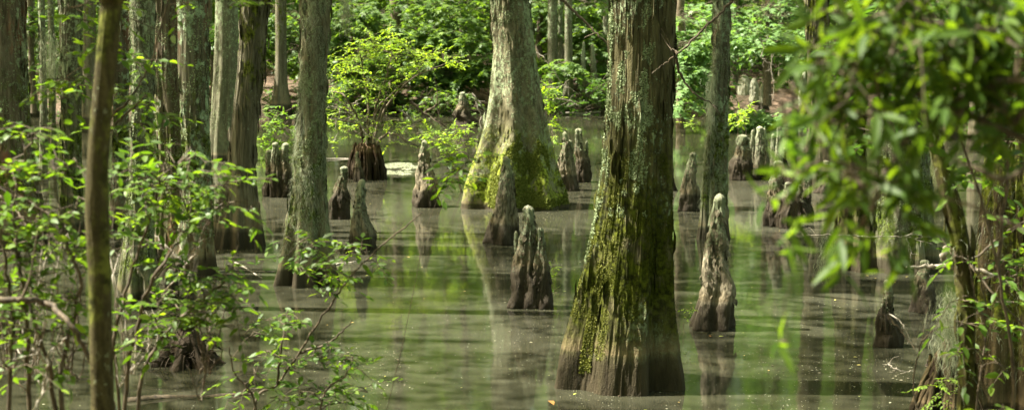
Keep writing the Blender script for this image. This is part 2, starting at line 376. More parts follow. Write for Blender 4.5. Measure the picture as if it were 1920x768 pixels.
ALLT = []
class Trunk:
    def __init__(s, outline, Y=None, H=13, nth=96, dz=.03, amp=.012, ridges=16, flute=.12, nfl=7, fz=.8, seed=1, vstretch=1.3, groundz=0.0, knotty=0.0):
        """outline rows (v, uLeft, uRight) top to bottom; the last row is the foot"""
        vb = outline[-1][0]; um = (outline[-1][1] + outline[-1][2]) / 2
        if Y is None:
            g = G(um, vb, groundz); wpx = outline[-1][2] - outline[-1][1]
            rb = wpx / F * g[1] / 2; Y = g[1] + rb * .85
        s.Y = Y
        zs, cx, rr = [], [], []
        for v, a, b in outline:
            pa, pb = PT(a, v, Y), PT(b, v, Y)
            zs.append(pa[2]); cx.append((pa[0] + pb[0]) / 2); rr.append((pb[0] - pa[0]) / 2)
        zs = np.array(zs); zt, zb = zs.max(), zs.min()
        if zb < groundz or Y is None: zs = groundz + (zs - zb) * (zt - groundz) / (zt - zb)
        s.zt = zs.max(); zb = zs.min()
        lean = (cx[0] - cx[1]) / (zs[0] - zs[1]) if len(zs) > 1 else 0
        lean = max(-.1, min(.1, lean))
        zl = np.concatenate([np.arange(groundz - .3, s.zt + .1, dz), np.linspace(s.zt + .15, H, 26)])
        C = smooth_interp(zl, zs, cx); R = smooth_interp(zl, zs, rr)
        lowr = zl < zb
        if zb > groundz + .05:      # foot is below the frame: go on widening down
            R = np.where(lowr, R * (1 + .25 * (zb - zl) / max(.3, zb)), R)
            sl = (cx[-1] - cx[-2]) / (zs[-1] - zs[-2]); C = np.where(lowr, cx[-1] + sl * .5 * (zl - zb), C)
        else:
            R = np.where(lowr, R * (1 + .5 * (zb - zl)), R)
        up = zl > s.zt; t = np.clip((zl - s.zt) / (H - s.zt), 0, 1)
        C = np.where(up, cx[0] + lean * (zl - s.zt) * (1 - .5 * t), C)
        R = np.where(up, rr[0] * (1 - .78 * t) + .01, R)
        s.x0, s.y0 = float(np.interp(groundz, zl, C)), Y
        th = np.arange(nth) / nth * 2 * math.pi
        ct, st = np.cos(th)[None], np.sin(th)[None]; Z = zl[:, None]; Rr = R[:, None]
        r0 = rr[0]
        fl = np.zeros_like(th); rs = np.random.default_rng(seed)
        for q in range(nfl - 3, nfl + 4):
            fl = fl + rs.normal() * np.cos(q * th + rs.random() * 6.28)
        fl /= np.abs(fl).max(); fl = fl - fl.max() * .35
        grow = np.clip((Rr / r0 - 1) / 1.0, 0, 1) ** .8 if fz > 0 else 0
        warp = .25 * (fbm(ct * 2, st * 2, Z * .9, seed + 5, 2) - .5)
        flz = np.interp((th[None] + warp) % (2 * math.pi), np.concatenate([th, [2 * math.pi]]), np.concatenate([fl, fl[:1]]))
        RR = Rr * (1 + flute * flz * (grow * 1.6 + .12))
        sc = ridges / (2 * math.pi)
        n1 = vn(ct * sc * 1.0, st * sc, Z * vstretch, seed); n2 = vn(ct * sc * 2.2, st * sc * 2.2, Z * vstretch * 1.8, seed + 1)
        n3 = vn(ct * sc * 5, st * sc * 5, Z * vstretch * 6, seed + 2)
        rid = (1 - np.abs(2 * n1 - 1)) ** .7 * .55 + (1 - np.abs(2 * n2 - 1)) ** .7 * .55 + n3 * .3 - .7
        lump = (fbm(ct * 1.2, st * 1.2, Z * 2.2, seed + 9, 3) - .5) * 2
        RR = RR + amp * 2 * rid + r0 * .07 * lump
        if knotty: RR = RR + knotty * r0 * np.clip(vn(ct * 2, st * 2, Z * 5, seed + 20) - .7, 0, 1) * 4
        V = np.stack([C[:, None] + RR * ct, Y + RR * st, Z + 0 * RR], -1)
        s.grid = V; s.R = RR; s.th = th; s.zl = zl; s.C = C; s.Rz = R; s.nth = nth; s.seed = seed; s.H = H; s.r0 = r0
        s.origin = np.array([s.x0, Y, groundz]); ALLT.append((s.x0, Y, float(np.interp(groundz, zl, R))))
    def build(s, acc):
        m, n, _ = s.grid.shape
        i = np.arange(m - 1)[:, None] * n; j = np.arange(n)[None]; k = (j + 1) % n
        q = np.stack([i + j, i + k, i + k + n, i + j + n], -1).reshape(-1, 4)
        acc.add(s.grid.reshape(-1, 3), q, a=0)
        c = s.grid[-1].mean(0); top = s.grid[-1]
        acc.add(np.vstack([top, c + [0, 0, .1]]), t=[[x, (x + 1) % n, n] for x in range(n)])
    def sample(s, n, zr, thr=(0, 2 * math.pi), thresh=None, nscale=6, seed=3):
        """random points on the bark: position, outward normal"""
        z = rng.uniform(zr[0], zr[1], n); th = rng.uniform(thr[0], thr[1], n) % (2 * math.pi)
        if thresh is not None:
            msk = fbm(np.cos(th) * nscale * s.r0, np.sin(th) * nscale * s.r0, z * nscale * .5, seed, 4) > thresh
            z, th = z[msk], th[msk]
        i = np.clip(np.searchsorted(s.zl, z), 0, len(s.zl) - 2); j = (th / (2 * math.pi) * s.nth).astype(int) % s.nth
        j2 = (j + 1) % s.nth; fz = rng.random(len(i))[:, None]; ft = rng.random(len(i))[:, None]
        p = (s.grid[i, j] * (1 - ft) + s.grid[i, j2] * ft) * (1 - fz) + (s.grid[i + 1, j] * (1 - ft) + s.grid[i + 1, j2] * ft) * fz
        a = s.grid[i, j2] - s.grid[i, j]; b = s.grid[i + 1, j] - s.grid[i, j]
        return p, norm(np.cross(a, b))
def flakes(acc, P, N, s0, s1, out=.5, up=0.0):
    n = len(P)
    rd = norm(rng.normal(size=(n, 3))); D = norm(np.cross(N, rd) + N * out * rng.uniform(.2, 1.2, (n, 1)) + [0, 0, up])
    nn = norm(N + rng.normal(size=(n, 3)) * .6)
    add_leaves(acc, P - N * .001, D, nn, rng.uniform(s0, s1, n), 'bit', rng.random(n))
def strands(acc, P, N, L, w=.0012, droop=1.0, seg=6, curl=.5):
    """wispy curly threads hanging from points"""
    n = len(P); d = norm(N + rng.normal(size=(n, 3)) * .5); p = P.copy(); pts = [p.copy()]
    L = np.broadcast_to(L, (n,))[:, None] / seg
    for i in range(seg):
        d = norm(d + rng.normal(size=(n, 3)) * curl + np.array([0, 0, -.55 * droop])); p = p + d * L; pts.append(p.copy())
    A = norm(rng.normal(size=(n, 3))) * w * rng.uniform(.7, 1.4, (n, 1))
    A[:, 2] *= .2
    V = np.stack([np.stack([q - A * (1 - .7 * i / seg), q + A * (1 - .7 * i / seg)], 1) for i, q in enumerate(pts)], 1)  # n,seg+1,2,3
    k = (seg + 1) * 2; base = (np.arange(n) * k)[:, None, None]
    q = np.array([[2 * i, 2 * i + 1, 2 * i + 3, 2 * i + 2] for i in range(seg)])
    acc.add(V.reshape(-1, 3), (q[None] + base).reshape(-1, 4), a=np.repeat(rng.random(n), k))

def canopy_pts(c, rad, zr, nclump, per, seed, cr=.7):
    r_ = np.random.default_rng(seed)
    a = r_.random(nclump) * 6.283; r = np.sqrt(r_.random(nclump)) * rad
    z = zr[0] + (zr[1] - zr[0]) * r_.random(nclump)
    r = r * np.sqrt(np.clip(1.15 - ((z - (zr[0] + zr[1]) / 2) / ((zr[1] - zr[0]) / 2)) ** 2 * .8, .1, 1))
    cc = np.stack([c[0] + r * np.cos(a), c[1] + r * np.sin(a), z], 1)
    off = r_.normal(size=(nclump, per, 3)) * np.array([cr * .6, cr * .6, cr * .25])
    return cc, (cc[:, None] + off).reshape(-1, 3)

def cypress(name, label, outline, mat, Y=None, group='swamp trees standing in the water', crown=True, cr=(4.2, 34), H=13, cz=6.5, lich=0, beard=0, extra=None, gz=0.0, cat='cypress tree', limbs=7, ckind='frond', cmat='canopy', csize=(.10, .24), **kw):
    T = Trunk(outline, Y, H=H, groundz=gz, **kw)
    root = thing(name, label, cat, T.origin, group)
    acc = Acc(); T.build(acc)
    rs = np.random.default_rng(kw.get('seed', 1) + 70)
    tops = []
    c0 = np.array([np.interp(H - 2, T.zl, T.C), T.Y, 0])
    if crown:
        cc, P = canopy_pts(c0, cr[0], (cz, H + 1), cr[1], 130, kw.get('seed', 1))
        P = P[keep_mask(P)]
        order = rs.permutation(len(cc))[:limbs * 2]
        for i in order:
            e = cc[i]; zb = max(cz - 1, e[2] - 1.2 - rs.random())
            b = np.array([np.interp(zb, T.zl, T.C), T.Y, zb])
            mid = (b + e) / 2 + [0, 0, .5]
            r = float(np.interp(zb, T.zl, T.Rz)) * .33
            tube(acc, catmull([b, mid, e], 6), r, .012, 6)
        fo = Acc(); n = len(P)
        D = norm(rs.normal(size=(n, 3)) * [1, 1, .35]); N = norm(rs.normal(size=(n, 3)) * .45 + [0, 0, 1])
        add_leaves(fo, P, D, N, rs.uniform(csize[0], csize[1], n), ckind, rs.random(n))
        link('crown', fo.mesh('crown', T.origin), M[cmat], root)
    npl = int(480 * min(1.5, T.r0 / .15)) if T.Y < 26 and lich + beard + (name == 'cypress_tree') else 0
    if npl and ckind == 'frond':
        P, N = T.sample(npl, (.25, T.zt + .1), (math.pi * .9, math.pi * 2.1), .45, 7, kw.get('seed', 1) + 3)
        acc.mi = 0; n = len(P)
        add_leaves(acc, P - N * .003, norm(N * rng.uniform(.01, .12, (n, 1)) + np.array([0, 0, 1.]) * rng.choice([-1, -1, -1, 1], (n, 1)) + rng.normal(size=(n, 3)) * .04), norm(N + rng.normal(size=(n, 3)) * .25), rng.uniform(.05, .22, n), 'lance', np.zeros(n))
    if lich:
        P, N = T.sample(lich, (.35, T.zt + .1), (math.pi * .8, math.pi * 2.05), .52, 14, kw.get('seed', 1))
        acc.mi = 1; flakes(acc, P, N, .006, .018)
    if beard:
        P, N = T.sample(beard, (.25, T.zt + .1), (math.pi * .75, math.pi * 2.1), .45, 9, kw.get('seed', 1))
        acc.mi = 2; strands(acc, P, N, rng.uniform(.03, .09, len(P)), .0012)
    if extra: extra(T, root)
    link('trunk', acc.mesh('trunk', T.origin), [M[mat], M['lichenflake'], M['beard']], root)
    return T, root

# front tree: yellow moss along the left buttress, lichen column, sparkling left edge
def front_extra(T, root):
    mo = Acc(); P, N = T.sample(26000, (.12, 1.25), (math.pi * .95, math.pi * 1.38), .545, 16, 8)
    flakes(mo, P, N, .004, .012, .6)
    P, N = T.sample(9000, (.1, 1.0), (math.pi * 1.20, math.pi * 1.27), .42, 22, 3)
    flakes(mo, P, N, .006, .018, .9)
    link('yellow_moss', mo.mesh('yellow_moss', T.origin), M['mossflake'], root); mo = Acc()
    P, N = T.sample(50000, (.45, 1.5), (math.pi * 1.2, math.pi * 2.1), .53, 14, 4); flakes(mo, P, N, .004, .010, .4)
    link('dark_moss', mo.mesh('dark_moss', T.origin), M['darkmoss'], root)
    la = Acc(); P, N = T.sample(16000, (.8, 2.7), (math.pi * .82, math.pi * 1.12), .42, 14, 5); flakes(la, P, N, .006, .017, .8)
    P, N = T.sample(30000, (1.1, 2.7), (math.pi * 1.12, math.pi * 1.6), .535, 15, 6); flakes(la, P, N, .005, .013, .5)
    link('lichen', la.mesh('lichen', T.origin), M['lichenflake'], root)
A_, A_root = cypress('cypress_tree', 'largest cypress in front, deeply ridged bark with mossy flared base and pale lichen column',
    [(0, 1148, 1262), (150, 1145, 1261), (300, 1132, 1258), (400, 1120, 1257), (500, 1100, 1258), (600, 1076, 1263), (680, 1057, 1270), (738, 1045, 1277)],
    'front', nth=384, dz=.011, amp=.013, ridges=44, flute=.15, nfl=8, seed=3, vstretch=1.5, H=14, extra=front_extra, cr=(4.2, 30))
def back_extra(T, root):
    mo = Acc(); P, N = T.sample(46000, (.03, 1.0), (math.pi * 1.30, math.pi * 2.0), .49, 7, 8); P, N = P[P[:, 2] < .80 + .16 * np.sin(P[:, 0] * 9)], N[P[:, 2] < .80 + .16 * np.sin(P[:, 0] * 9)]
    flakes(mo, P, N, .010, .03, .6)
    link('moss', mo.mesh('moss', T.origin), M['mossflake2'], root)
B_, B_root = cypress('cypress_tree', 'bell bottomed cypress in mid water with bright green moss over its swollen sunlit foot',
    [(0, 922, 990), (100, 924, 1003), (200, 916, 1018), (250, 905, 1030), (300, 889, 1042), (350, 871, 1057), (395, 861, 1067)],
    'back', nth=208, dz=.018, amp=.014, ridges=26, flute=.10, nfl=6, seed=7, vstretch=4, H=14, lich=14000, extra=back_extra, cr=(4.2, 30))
cypress('cypress_tree', 'shaggy cypress left of centre whose trunk is covered in wispy grey beard lichen',
    [(0, 568, 619), (200, 563, 608), (300, 556, 606), (400, 545, 612), (480, 530, 625), (538, 517, 637)],
    'wispy', nth=160, dz=.014, amp=.012, ridges=16, flute=.20, nfl=6, seed=12, H=13, lich=9000, beard=14000)
cypress('cypress_tree', 'smooth brown cypress with pleated skirt like base, left of the beard lichen trunk',
    [(0, 452, 505), (100, 448, 496), (200, 439, 486), (300, 429, 478), (380, 412, 482), (430, 399, 488), (466, 391, 493)],
    'brown', nth=160, dz=.016, amp=.010, ridges=24, flute=.14, nfl=10, seed=21, H=13, vstretch=.6)
cypress('cypress_tree', 'grey lichen speckled cypress standing far behind, just left of the smooth brown trunk',
    [(0, 405, 446), (100, 402, 446), (200, 396, 444), (280, 392, 440), (302, 390, 442)],
    'ashen', nth=110, dz=.03, amp=.010, seed=25, H=13, lich=8000, cr=(4, 26))
cypress('cypress_tree', 'cypress trunk wearing one large whitish lichen patch at mid height',
    [(0, 334, 386), (100, 336, 388), (200, 340, 390), (300, 345, 394), (400, 340, 398), (480, 322, 402), (525, 300, 405)],
    'patchy', nth=150, dz=.016, amp=.012, seed=31, H=13, lich=9000, flute=.2)
cypress('cypress_tree', 'reddish brown peeling cypress pressed against the trunk with the whitish lichen patch',
    [(0, 290, 330), (100, 288, 335), (200, 292, 345), (300, 298, 350), (400, 296, 352), (480, 290, 352), (510, 282, 355)],
    'rusty', nth=140, dz=.018, amp=.014, seed=37, H=13, lich=5000, cr=(3.6, 18))
cypress('cypress_tree', 'grey green cypress between the dark foreground sapling and the reddish peeling trunk',
    [(0, 246, 289), (100, 250, 287), (200, 250, 283), (300, 247, 280), (400, 240, 285), (500, 228, 292), (580, 214, 302)],
    'grey', nth=140, dz=.016, amp=.012, seed=41, H=13, lich=9000, beard=3000, flute=.2, cr=(3.8, 20))
cypress('cypress_tree', 'pale trunk half hidden behind the right edge of the dark foreground sapling',
    [(0, 218, 242), (200, 214, 240), (300, 213, 240), (400, 205, 242), (432, 200, 244)],
    'patchy', nth=90, dz=.03, amp=.010, seed=45, H=12, cr=(3.5, 16))
cypress('cypress_tree', 'dull brown trunk directly left of the dark foreground sapling',
    [(0, 113, 150), (200, 116, 151), (400, 112, 154), (442, 105, 162)],
    'grey', nth=100, dz=.03, amp=.012, seed=49, H=13, cr=(4, 22))
cypress('cypress_tree', 'thin straight trunk between the broad left edge cypress and the dull brown trunk',
    [(0, 72, 83), (200, 76, 88), (300, 74, 89), (335, 72, 91)], 'ashen', nth=60, dz=.05, amp=.006, seed=51, H=11, cr=(3, 14))
cypress('cypress_tree', 'thin mossy trunk with a fork of hanging lichen close to the thin straight trunk',
    [(0, 90, 99), (120, 92, 103), (250, 90, 104), (290, 87, 107)], 'grey', nth=60, dz=.05, amp=.006, seed=53, H=11, beard=1500, cr=(3, 14))
cypress('cypress_tree', 'broad ridged cypress cut by the left edge with a red brown scar near its foot',
    [(0, -42, 46), (200, -42, 52), (300, -46, 62), (400, -52, 76), (470, -60, 84)],
    'rusty', nth=170, dz=.016, amp=.016, seed=57, H=13, lich=9000, beard=3000, flute=.2, cr=(4.4, 30), vstretch=.8)
def stain_bits(T, root): pass
cypress('cypress_tree', 'slim upright cypress with mottled bark right of the largest front cypress',
    [(0, 1338, 1368), (200, 1338, 1364), (350, 1334, 1363), (420, 1330, 1365), (448, 1325, 1368)],
    'patchy', nth=100, dz=.022, amp=.010, seed=61, H=12, lich=8000, beard=3500, cr=(3.6, 20))
cypress('young_tree', 'thin dark stem leaning against the slim mottled cypress',
    [(0, 1348, 1357), (60, 1344, 1354), (130, 1337, 1347), (200, 1331, 1341), (300, 1322, 1334), (400, 1313, 1328), (449, 1306, 1330)],
    'grey', nth=48, dz=.03, amp=.004, seed=63, H=6, beard=3000, crown=False, cat='young tree')
cypress('cypress_tree', 'straight brown cypress far right of centre, behind the blurred overhanging leaves',
    [(0, 1511, 1552), (200, 1516, 1553), (300, 1512, 1558), (357, 1500, 1566)],
    'brown', nth=110, dz=.028, amp=.012, seed=67, H=13, cr=(4, 24))
cypress('cypress_tree', 'broad right side cypress with swollen pale fluted base',
    [(0, 1655, 1726), (200, 1650, 1727), (350, 1645, 1738), (450, 1633, 1744), (513, 1624, 1750)],
    'grey', nth=170, dz=.016, amp=.014, seed=71, H=13, flute=.25, lich=9000, beard=2500, cr=(4.2, 26))
cypress('cypress_tree', 'dark mossy trunk joined to the left side of the broad pale fluted base',
    [(0, 1576, 1618), (300, 1577, 1620), (400, 1572, 1628), (470, 1562, 1636), (508, 1552, 1642)],
    'front', nth=130, dz=.02, amp=.012, seed=73, H=12, flute=.2, cr=(3.5, 16))
cypress('cypress_tree', 'split stringy barked cypress filling the right edge down to the frame bottom',
    [(0, 1864, 1975), (300, 1857, 1975), (450, 1848, 1988), (600, 1838, 2010), (720, 1822, 2030), (800, 1800, 2050)],
    'oldsplit', nth=220, dz=.013, amp=.028, ridges=30, seed=79, H=13, flute=.3, vstretch=.45, beard=3000, cr=(4.4, 26))

for (tx, ty, sd, lb) in ((-6.3, 10.3, 83, 'unseen cypress added outside the left edge to shade the front water, nearest of three'), (-9.4, 13.6, 84, 'unseen cypress added outside the left edge to shade the front water, second nearest'), (-5.6, 7.2, 85, 'unseen cypress added outside the left edge for shade, beside the viewer')):  # trees added out of view, their crowns shade the front water
    uu = tx / ty * F * .99 + 960
    cypress('cypress_tree', lb, [(0, uu - 60, uu + 60), (400, uu - 75, uu + 75), (20 + HC * F / ty * .99, uu - 130, uu + 130)], 'grey', Y=ty, nth=48, dz=.1, amp=.012, seed=sd, H=13, cr=(4.3, 34), gz=0.0)
# ------------------------------------------------------------ plants made of stems and leafy twigs
class Plant:
    gapped = False
    def __init__(s, base): s.base = np.asarray(base, float); s.w = Acc(); s.f = Acc(); s.nodes = []
    def stem(s, pts, r0, r1, sides=8, n=8):
        P = catmull(pts, n); m = len(P)
        P[1:-1] += rng.normal(size=(m - 2, 3)) * (r0 + r1) * .25
        tube(s.w, P, r0, r1, sides, knob=.12)
        rr = np.linspace(r0, r1, m)
        s.nodes += [(p, r) for p, r in zip(P[1:], rr[1:])]
        return P
    def nearest(s, T):
        A = np.array([p for p, _ in s.nodes]); d = np.linalg.norm((A - T) * [1, 1, 1.0], axis=1) + .8 * np.clip(A[:, 2] - T[2], 0, 9)
        i = int(np.argmin(d)); return s.nodes[i]
    def reach(s, T, r=None, sag=.12):
        p, r0 = s.nearest(T); L = np.linalg.norm(T - p)
        if L < .03: return p
        mid = (p + T) / 2 + np.array([0, 0, sag * L]) + rng.normal(size=3) * L * .06
        m2 = p * .25 + T * .75 + np.array([0, 0, sag * .8 * L]) + rng.normal(size=3) * L * .04
        rr = min(r0 * .7, .004 + .012 * L) if r is None else r
        P = s.stem([p, mid, m2, T], rr, max(rr * .3, .0012), 5, 4)
        return P[-3]
    def spray(s, T, rad, ntw, nlf, ls, kind='oval', Lt=.25, flat=.35, nj=.35, droop=.15, bias=(0, 0, 0), spread=1.0, conn=True, up=1.0, whorl=False):
        T = np.asarray(T, float)
        if conn: s.reach(T)
        bias = np.asarray(bias, float)
        for i in range(ntw):
            o = T + rng.normal(size=3) * rad * np.array([.5, .5, .5 * flat + .1])
            d = norm(rng.normal(size=3) * np.array([1, 1, flat]) + bias); L = Lt * rng.uniform(.6, 1.3)
            t = np.linspace(0, 1, 6)[:, None]
            P = o + d * L * t + np.array([0, 0, -droop * L]) * t ** 2
            if rng.random() < .7 or ls > .04:
                tube(s.w, np.vstack([T + (o - T) * .15, P]), .0022 * (1 + 3 * ls), .0008, 3)
            n = max(2, int(nlf * rng.uniform(.7, 1.2)))
            if whorl: tt = np.clip(rng.normal(.85, .18, n), .1, 1.0)
            else: tt = np.linspace(.15, 1, n)
            pp = o + d * L * tt[:, None] + np.array([0, 0, -droop * L]) * tt[:, None] ** 2
            side = norm(np.cross(d, [0, 0, 1])); sg = np.where(np.arange(n) % 2, 1, -1)[:, None]
            ang = (1 - tt[:, None] ** 3 * .8) * spread
            D = norm(d * (1.1 - .5 * ang) + side * sg * ang + rng.normal(size=(n, 3)) * .22 + [0, 0, -droop])
            if whorl: D = norm(d * .6 + rng.normal(size=(n, 3)) * [1, 1, .7] + [0, 0, -droop])
            N = norm(np.array([0, 0, up]) + rng.normal(size=(n, 3)) * nj)
            if s.gapped:
                km = keep_mask(pp); pp, D, N = pp[km], D[km], N[km]; n = len(pp)
                if n == 0: continue
            add_leaves(s.f, pp, D, N, ls * rng.uniform(.65, 1.2, n), kind, np.clip(rng.random(n) * .7 + rng.random() * .3, 0, 1))
    def finish(s, name, label, cat, leaf, wood='stem', group=None, fol='foliage', wn='stem'):
        root = thing(name, label, cat, s.base, group)
        if s.w.n: link(wn, s.w.mesh(wn, s.base), M[wood], root)
        if s.f.n: link(fol, s.f.mesh(fol, s.base), M[leaf], root)
        return root

# ---- maples on and beyond the far bank
def maple(label, trunk_u, Y, targets, leaf='maple', ls=.15, Ht=9, gz=.6, r=.09, hi=22, lean=0, extra_dark=False, name='maple_tree', cat='maple tree', group='broadleaf trees on the far bank'):
    x = PT(trunk_u, 100, Y)[0]; base = np.array([x, Y, gz])
    p = Plant(base); p.gapped = True
    p.stem([base - [0, 0, .4], base + [lean * .3, 0, Ht * .35], base + [lean, 0, Ht * .7], base + [lean * 1.3, 0, Ht]], r, .02, 10)
    for t in targets:
        u, v, dY, rad = t[:4]; nt = t[4] if len(t) > 4 else 14
        p.spray(PT(u, v, Y + dY), rad, nt, 9, ls, 'maple', Lt=.5, flat=.14, nj=.30, droop=.3, bias=(0, -.35, -.12))
    for i in range(hi):        # the part of the crown above the frame
        a = rng.random() * 6.28; q = base + [math.cos(a) * 2.4 * rng.random() + lean, math.sin(a) * 2.4 * rng.random() - .5, rng.uniform(3.2, Ht + .5)]
        p.spray(q, .9, 12, 8, ls * 1.5, 'maple', Lt=.6, flat=.4, nj=.45, droop=.3, conn=(i % 2 == 0))
    return p.finish(name, label, cat, leaf, 'stem', group, 'crown', 'trunk')
def row(u0, u1, v0, v1, n, rad, nt=13, dy=1.0):
    return [(rng.uniform(u0, u1), rng.uniform(v0, v1), rng.uniform(-dy, dy), rad, nt) for _ in range(n)]
maple('maple crown of deep green leaves between the brown skirted trunk and the beard lichen trunk', 530, 43.5,
      row(490, 570, 0, 120, 16, .55) + row(600, 640, 0, 100, 6, .5) + [(500, 175, 0, .3, 8), (515, 200, -1, .3, 8), (508, 232, -2, .4, 14), (530, 255, -2, .4, 12)])
maple('tall maple behind the yellow green shrub, its leafy boughs arching down to the right', 742, 42.5,
      row(620, 740, 0, 70, 14, .6) + row(740, 860, 0, 90, 18, .6) + row(800, 890, 60, 140, 12, .5) + row(640, 900, 120, 185, 20, .45, 12) + [(905, 120, -1, .35), (895, 138, -1, .35), (870, 150, -1, .35), (850, 120, 0, .4), (915, 105, -1, .3, 8), (640, 120, 0, .5), (620, 95, 0, .5)], r=.14)
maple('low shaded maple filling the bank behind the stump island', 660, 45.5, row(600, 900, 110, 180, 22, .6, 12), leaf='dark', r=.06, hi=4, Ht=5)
maple('leafy maple between the bell bottomed cypress and the largest front cypress', 1010, 44,
      row(1010, 1140, 0, 70, 16, .6, 12) + row(1000, 1060, 80, 120, 6, .3, 9) + [(1050, 118, -3, .3), (1070, 128, -3, .25), (1090, 140, -3, .2, 7)] + row(1090, 1140, 60, 150, 6, .4, 9), lean=.4)
maple('pale green maple spreading low over the water right of the largest front cypress', 1275, 36,
      row(1262, 1330, 60, 205, 26, .45) + row(1365, 1440, 205, 232, 9, .25, 9) + [(1460, 222, -1, .25), (1480, 228, -1, .2, 8)] + row(1360, 1500, 50, 82, 12, .4) + row(1262, 1350, 0, 60, 8, .5), leaf='pale_maple', r=.1, gz=.1, ls=.13)
maple('bright maple with flat tiered sprays at the top right of centre', 1440, 41,
      row(1370, 1510, 20, 80, 16, .6) + row(1370, 1520, 0, 30, 8, .6) + [(1490, 100, 0, .4), (1510, 90, 0, .4)], leaf='pale_maple', r=.1)
maple('small maple behind the thin trunks at the left', 60, 38,
      row(-20, 240, 0, 110, 16, .6, 11) + row(60, 120, 100, 170, 4, .4, 8), r=.07)
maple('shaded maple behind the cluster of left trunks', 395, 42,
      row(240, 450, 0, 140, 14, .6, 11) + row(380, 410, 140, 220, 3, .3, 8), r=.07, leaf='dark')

# ---- yellow green shrub on its stump island
def stump_skirt(p, cx, Y, r0, r1, h, n, mat_acc, seed=0):
    rs = np.random.default_rng(seed)
    for i in range(n):
        a = rs.random() * 6.283; q = rs.random() ** .5
        top = np.array([cx + math.cos(a) * r1 * q, Y + math.sin(a) * r1 * q, h * rs.uniform(.75, 1.15)])
        bot = np.array([cx + math.cos(a + rs.normal() * .2) * r0 * (.5 + .5 * q), Y + math.sin(a) * r0 * (.5 + .5 * q), -.15])
        mid = (top + bot) / 2 + np.array([math.cos(a), math.sin(a), 0]) * .06 + rs.normal(size=3) * .02
        tube(mat_acc, catmull([top, mid, bot], 7), rs.uniform(.006, .02), rs.uniform(.01, .035), 6, knob=.5)
st = Trunk([(277, 668, 706), (300, 662, 712), (337, 657, 718)], nth=90, dz=.02, amp=.03, ridges=16, flute=.3, nfl=8, seed=88, H=.52)
sh_base = st.origin
stump_mat = bark('stump_bark', (.012, .008, .005), (.09, .05, .028), lich=0, wet=.38, fib=14, stretch=.08, bumpd=.03)
root = thing('stump', 'dark shaggy stump island with reddish rootlets under the yellow green shrub', 'stump', sh_base)
ac = Acc(); st.build(ac); link('core', ac.mesh('core', sh_base), stump_mat, root)
ac = Acc(); stump_skirt(None, sh_base[0], sh_base[1], .24, .19, .45, 150, ac, 3)
link('rootlets', ac.mesh('rootlets', sh_base), stump_mat, root)
Ys = sh_base[1]
p = Plant(sh_base + [0, 0, .4]); b0 = sh_base + [0, 0, .42]
for pts in ([(700, 270), (712, 215), (740, 170), (800, 128)], [(693, 270), (705, 200), (722, 150), (735, 95)], [(688, 270), (690, 190), (680, 130), (672, 90)],
            [(697, 270), (725, 200), (770, 150), (845, 115)], [(683, 275), (670, 220), (645, 180), (620, 170)], [(690, 270), (700, 230), (716, 190), (728, 215)], [(705, 270), (730, 250), (760, 262), (790, 280)]):
    p.stem([PT(u, v, Ys + rng.normal() * .15 + .1 * i * rng.normal()) for i, (u, v) in enumerate(pts)], .022, .006, 6)
for (u, v, r, n) in [(700, 80, .22, 16), (735, 75, .22, 16), (672, 95, .25, 16), (650, 115, .22, 14), (640, 140, .2, 12), (700, 110, .3, 18), (740, 105, .3, 20), (770, 95, .25, 16), (800, 105, .22, 16),
                     (830, 112, .18, 12), (852, 114, .1, 8), (780, 130, .22, 14), (745, 135, .25, 14), (665, 165, .25, 12), (625, 165, .2, 10), (690, 150, .25, 12), (640, 200, .25, 12), (670, 215, .25, 12),
                     (625, 230, .2, 10), (650, 250, .25, 12), (690, 240, .2, 8), (730, 225, .2, 8), (750, 240, .15, 7), (700, 190, .2, 8), (620, 265, .2, 8), (745, 265, .12, 5), (660, 130, .25, 12), (720, 160, .25, 12), (710, 95, .25, 14), (825, 100, .15, 8), (690, 65, .15, 8), (755, 82, .2, 10)]:
    p.spray(PT(u, v, Ys + rng.uniform(-.5, .5)), r, n, 10, .055, 'oval', Lt=.22, flat=.35, nj=.35, droop=.1)
p.finish('shrub', 'bright yellow green shrub growing from the dark stump island', 'shrub', 'yellow')
# dead bleached twigs at its left
def twigs(name, label, Y, lines, r=.006, mat='deadtwig', cat='dead branch', group=None, side=3):
    base = PT(lines[0][0][0], lines[0][0][1], Y); ac = Acc()
    for ln in lines:
        P = catmull([PT(u, v, Y + rng.normal() * .04) for u, v in ln], 7); rr = r if len(ln) > 2 else r * .5
        P[1:-1] += rng.normal(size=(len(P) - 2, 3)) * min(r * .6, .0035 * max(1, Y / 12))
        tube(ac, P, rr, rr * .35, 6, knob=.25)
        for k in range(side):
            i = rng.integers(2, len(P) - 1); d = norm(P[i] - P[i - 1] + rng.normal(size=3) * .7); L = rng.uniform(6, 18) * r
            tube(ac, catmull([P[i], P[i] + d * L * .5, P[i] + d * L + rng.normal(size=3) * L * .2], 4), rr * .4, rr * .12, 4)
    return tag(link(name, ac.mesh(name, base), M[mat], loc=base), label, cat, group)
twigs('dead_branch', 'tangle of bleached dead twigs at the left foot of the yellow green shrub', Ys - .2,
      [[(690, 255), (660, 215), (625, 200), (610, 205)], [(680, 240), (650, 200), (620, 180)], [(660, 220), (640, 225), (612, 222)], [(650, 205), (668, 190), (682, 182)], [(640, 200), (630, 240), (645, 260)]], .011, side=6)
twigs('dead_branch', 'slanting pale dead branch right of the yellow green shrub', 38,
      [[(748, 205), (775, 225), (790, 240)]], .02, side=4)
twigs('dead_branch', 'forked dead branch on the far shore touching the left side of the bell bottomed cypress', 38, [[(885, 175), (905, 200), (920, 225)], [(893, 190), (902, 215), (905, 235)]], .02, side=4)

